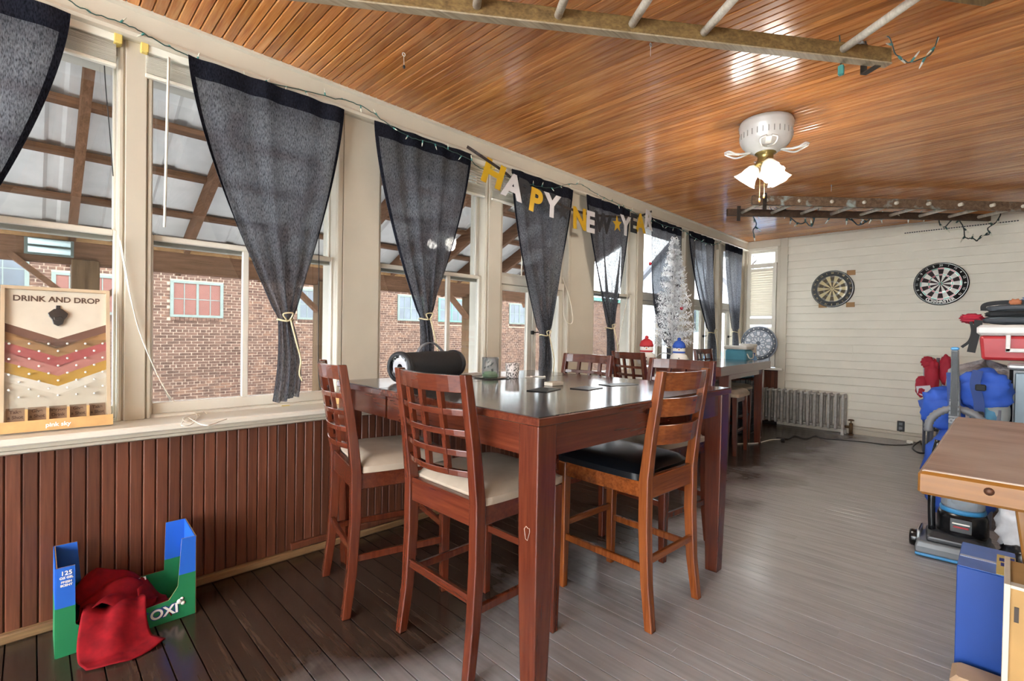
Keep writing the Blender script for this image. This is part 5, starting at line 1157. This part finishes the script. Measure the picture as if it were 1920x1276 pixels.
for z, y in ((.27, .56), (.25, .53)): MB().bbox(6.66, 6.72, y-.045, y+.045, z-.012, z+.012, .006).build('clip', 'strap_black', rc)
blob('seat_fabric', 'camp_red', rc, (6.60, .545, .80), (.07, .06, .19), 11, .09, 3); blob('back_fabric', 'camp_red', rc, (6.63, .44, .88), (.06, .05, .15), 12, .09, 3); blob('arm_fabric', 'camp_red', rc, (6.58, .62, .70), (.05, .05, .11), 13, .09, 3); blob('headrest', 'camp_red', rc, (6.61, .575, .95), (.06, .055, .06), 14, .15, 3)
mat('paper_white', 'dddbe0', .7); MB().add([(6.53, .66, .70), (6.53, .55, .72), (6.55, .53, .64), (6.54, .60, .60), (6.54, .65, .63)], [(0, 1, 2, 3, 4)]).build('tag', 'paper_white', rc, thick=.003)
sv = thing('covered_bundle', 'bundle under a crinkled silver reflective cover below the red cooler', 'bundle', (5.0, .12, 0))
def cov(u, v):
    a = 2*PI*u; rx, ry = .24, .24; h_ = v*1.03
    taper = (1-.22*v**3)*(1 if v < .93 else 1-((v-.93)/.07)*.999)
    k = 1+.06*math.sin(7*a+5*v)+.04*math.sin(13*a-9*v)+.05*math.sin(11*v+2*a)
    return (4.98+rx*taper*k*math.cos(a), .11+ry*taper*k*math.sin(a), max(.003, h_+.02*math.sin(5*a)*(v > .5)))
MB().grid(cov, 56, 34).build('cover', 'silver_film', sv)
fg = thing('black_appliance', 'black metal appliance cabinet with side vents at the right edge', 'appliance', (4.56, -.26, 0))
MB().bbox(4.42, 4.73, -.55, -.01, .01, 1.02, .025).build('cabinet', 'vac_black', fg)
mat('panel_slate', '55636b', .3, .2); MB().bbox(4.412, 4.425, -.50, -.035, .05, .98, .006).build('side_panel', 'panel_slate', fg); MB().bbox(4.405, 4.74, -.56, .0, 1.0, 1.035, .012).build('top_trim', 'vac_silver', fg)
for i in range(9): MB().bbox(4.407, 4.414, -.40, -.10, .58+i*.027, .589+i*.027, .002).build('vent_slot', 'vac_black', fg)
bc = thing('camp_chair_bag', 'bundle of folded blue camp chairs with straps and buckles', 'camp chair', (4.4, .2, 0))
blob('blue_shell', 'camp_blue', bc, (4.33, .10, .86), (.08, .125, .13), 31, .12, 3); blob('grey_panel', 'camp_grey', bc, (4.33, .06, .72), (.06, .075, .14), 32, .08, 2); blob('teal_panel', 'camp_teal', bc, (4.31, .09, .62), (.06, .07, .16), 33, .08, 2)
blob('blue_seat', 'camp_blue', bc, (4.35, .30, .72), (.10, .11, .14), 34, .14, 3); blob('lower_bundle', 'camp_blue', bc, (4.30, .2, .30), (.11, .18, .30), 35, .10, 3)
MB().path([(4.22, .225, .50), (4.22, .235, .70), (4.23, .25, .97)], .055, .012, (1, 0, 0)).build('side_strap', 'camp_navy', bc)
MB().path(smoothpath([(4.255, .13, .99), (4.23, .14, .9), (4.245, .12, .78), (4.24, .12, .6)]), .05, .008, (1, 0, 0)).build('shoulder_strap', 'camp_navy', bc)
for y, z in ((.115, .885), (.12, .715)): MB().bbox(4.215, 4.24, y-.025, y+.025, z-.02, z+.02, .006).build('buckle', 'strap_black', bc)
for k, (a, c) in enumerate((((4.21, .20, .01), (4.25, .22, .92)), ((4.25, .06, .01), (4.28, .03, .75)))): MB().tube([a, c], .011, 8).build('frame_tube', 'tube_grey', bc)
# red cooler with gear on top
mat('cooler_red', 'b52f34', .35, var=.04); mat('cooler_white', 'd9d6d2', .4, var=.04)
kz = 1.045
cl = thing('red_cooler', 'red and white hard cooler on top of the pile at the right edge', 'cooler', (4.95, -.12, kz))
m = MB(); rs = []
for z, g_ in ((kz, .0), (kz+.17, .015)): rs.append([(4.78-g_, .13+g_, z), (4.78-g_, -.50, z), (5.14, -.50, z), (5.14, .13+g_, z)])
m.loft(rs).build('body', 'cooler_red', cl, bevel=.02)
MB().bbox(4.755, 5.16, -.52, .158, kz+.172, kz+.245, .018).build('lid', 'cooler_white', cl)
mh = MB(); mh.bbox(4.745, 4.762, -.012, .012, kz+.06, kz+.18, .004); mh.bbox(4.745, 4.762, -.30, .012, kz+.058, kz+.085, .004); mh.build('handle', 'cooler_white', cl)
lv = thing('life_vest', 'folded red and grey life vest with dangling black straps on the red cooler', 'vest', (4.95, -.05, kz+.246))
gz = kz+.25
blob('red_end', 'camp_red', lv, (4.88, .19, gz+.045), (.07, .06, .035), 41, .15, 4); blob('lower_fold', 'vest_grey', lv, (4.93, -.06, gz+.032), (.12, .21, .030), 42, .08, 4); blob('middle_fold', 'strap_black', lv, (4.92, -.06, gz+.075), (.11, .18, .028), 43, .08, 4); blob('upper_fold', 'vest_grey', lv, (4.92, -.05, gz+.115), (.10, .17, .026), 44, .08, 4)
MB().path(smoothpath([(4.86, .13, gz+.10), (4.85, .12, gz+.14), (4.86, .02, gz+.155), (4.86, -.15, gz+.15)]), .03, .006, (1, 0, 0)).build('collar_strap', 'strap_black', lv)
MB().path(smoothpath([(4.80, .19, gz+.02), (4.79, .18, gz-.05), (4.79, .195, gz-.12), (4.79, .235, gz-.165)]), .018, .003, (1, 0, 0)).build('strap', 'strap_black', lv)
MB().path([(4.80, .15, gz+.03), (4.79, .155, gz-.02), (4.79, .185, gz-.20)], .045, .003, (1, 0, 0)).build('strap', 'strap_black', lv)
mat('skin_tan', 'b9744f', .7); mat('denim', '6f86b0', .8)
ga = blob('work_glove', 'skin_tan', None, (4.86, -.03, gz+.155), (.025, .03, .02), 51, .2, 4, 12); tag(ga, 'small orange-brown glove on the folded life vest', 'glove')
gd = blob('denim_cloth', 'denim', None, (4.90, -.16, gz+.17), (.06, .10, .03), 52, .15, 4, 14); tag(gd, 'light blue denim cloth on top of the life vest', 'cloth')

# odds and ends
c = atZ(660, 757, .767); wb_ = thing('wooden_block', 'small tan wooden block on the sill behind the lattice chair', 'block', (c.x, 2.59, .766))
MB().bbox(c.x-.07, c.x+.09, 2.555, 2.63, .767, .805, .004).build('block', 'pale_pine', wb_); MB().bbox(c.x-.06, c.x+.08, 2.565, 2.62, .805, .812, .003).build('top_panel', 'bar_orange', wb_)
q_ = Vector((1.0955, 1.035, 0)); MB().tube([q_+Vector((-.0005, dy, z)) for dy, z in ((.006, .545), (.010, .565), (.002, .575), (-.006, .57), (-.012, .572), (-.013, .56), (-.008, .545), (-.004, .532), (.004, .535))], .0005, 4, closed=True).build('scuff_mark', 'carton_edge', T1)
# ------------------------------------------------------------------ lettering becomes plain mesh
dg = bpy.context.evaluated_depsgraph_get()
for o, nm in TEXTS:
    me = bpy.data.meshes.new_from_object(o.evaluated_get(dg)); n = bpy.data.objects.new(nm, me); col.objects.link(n)
    n.parent = o.parent; n.matrix_local = o.matrix_local.copy(); bpy.data.objects.remove(o)
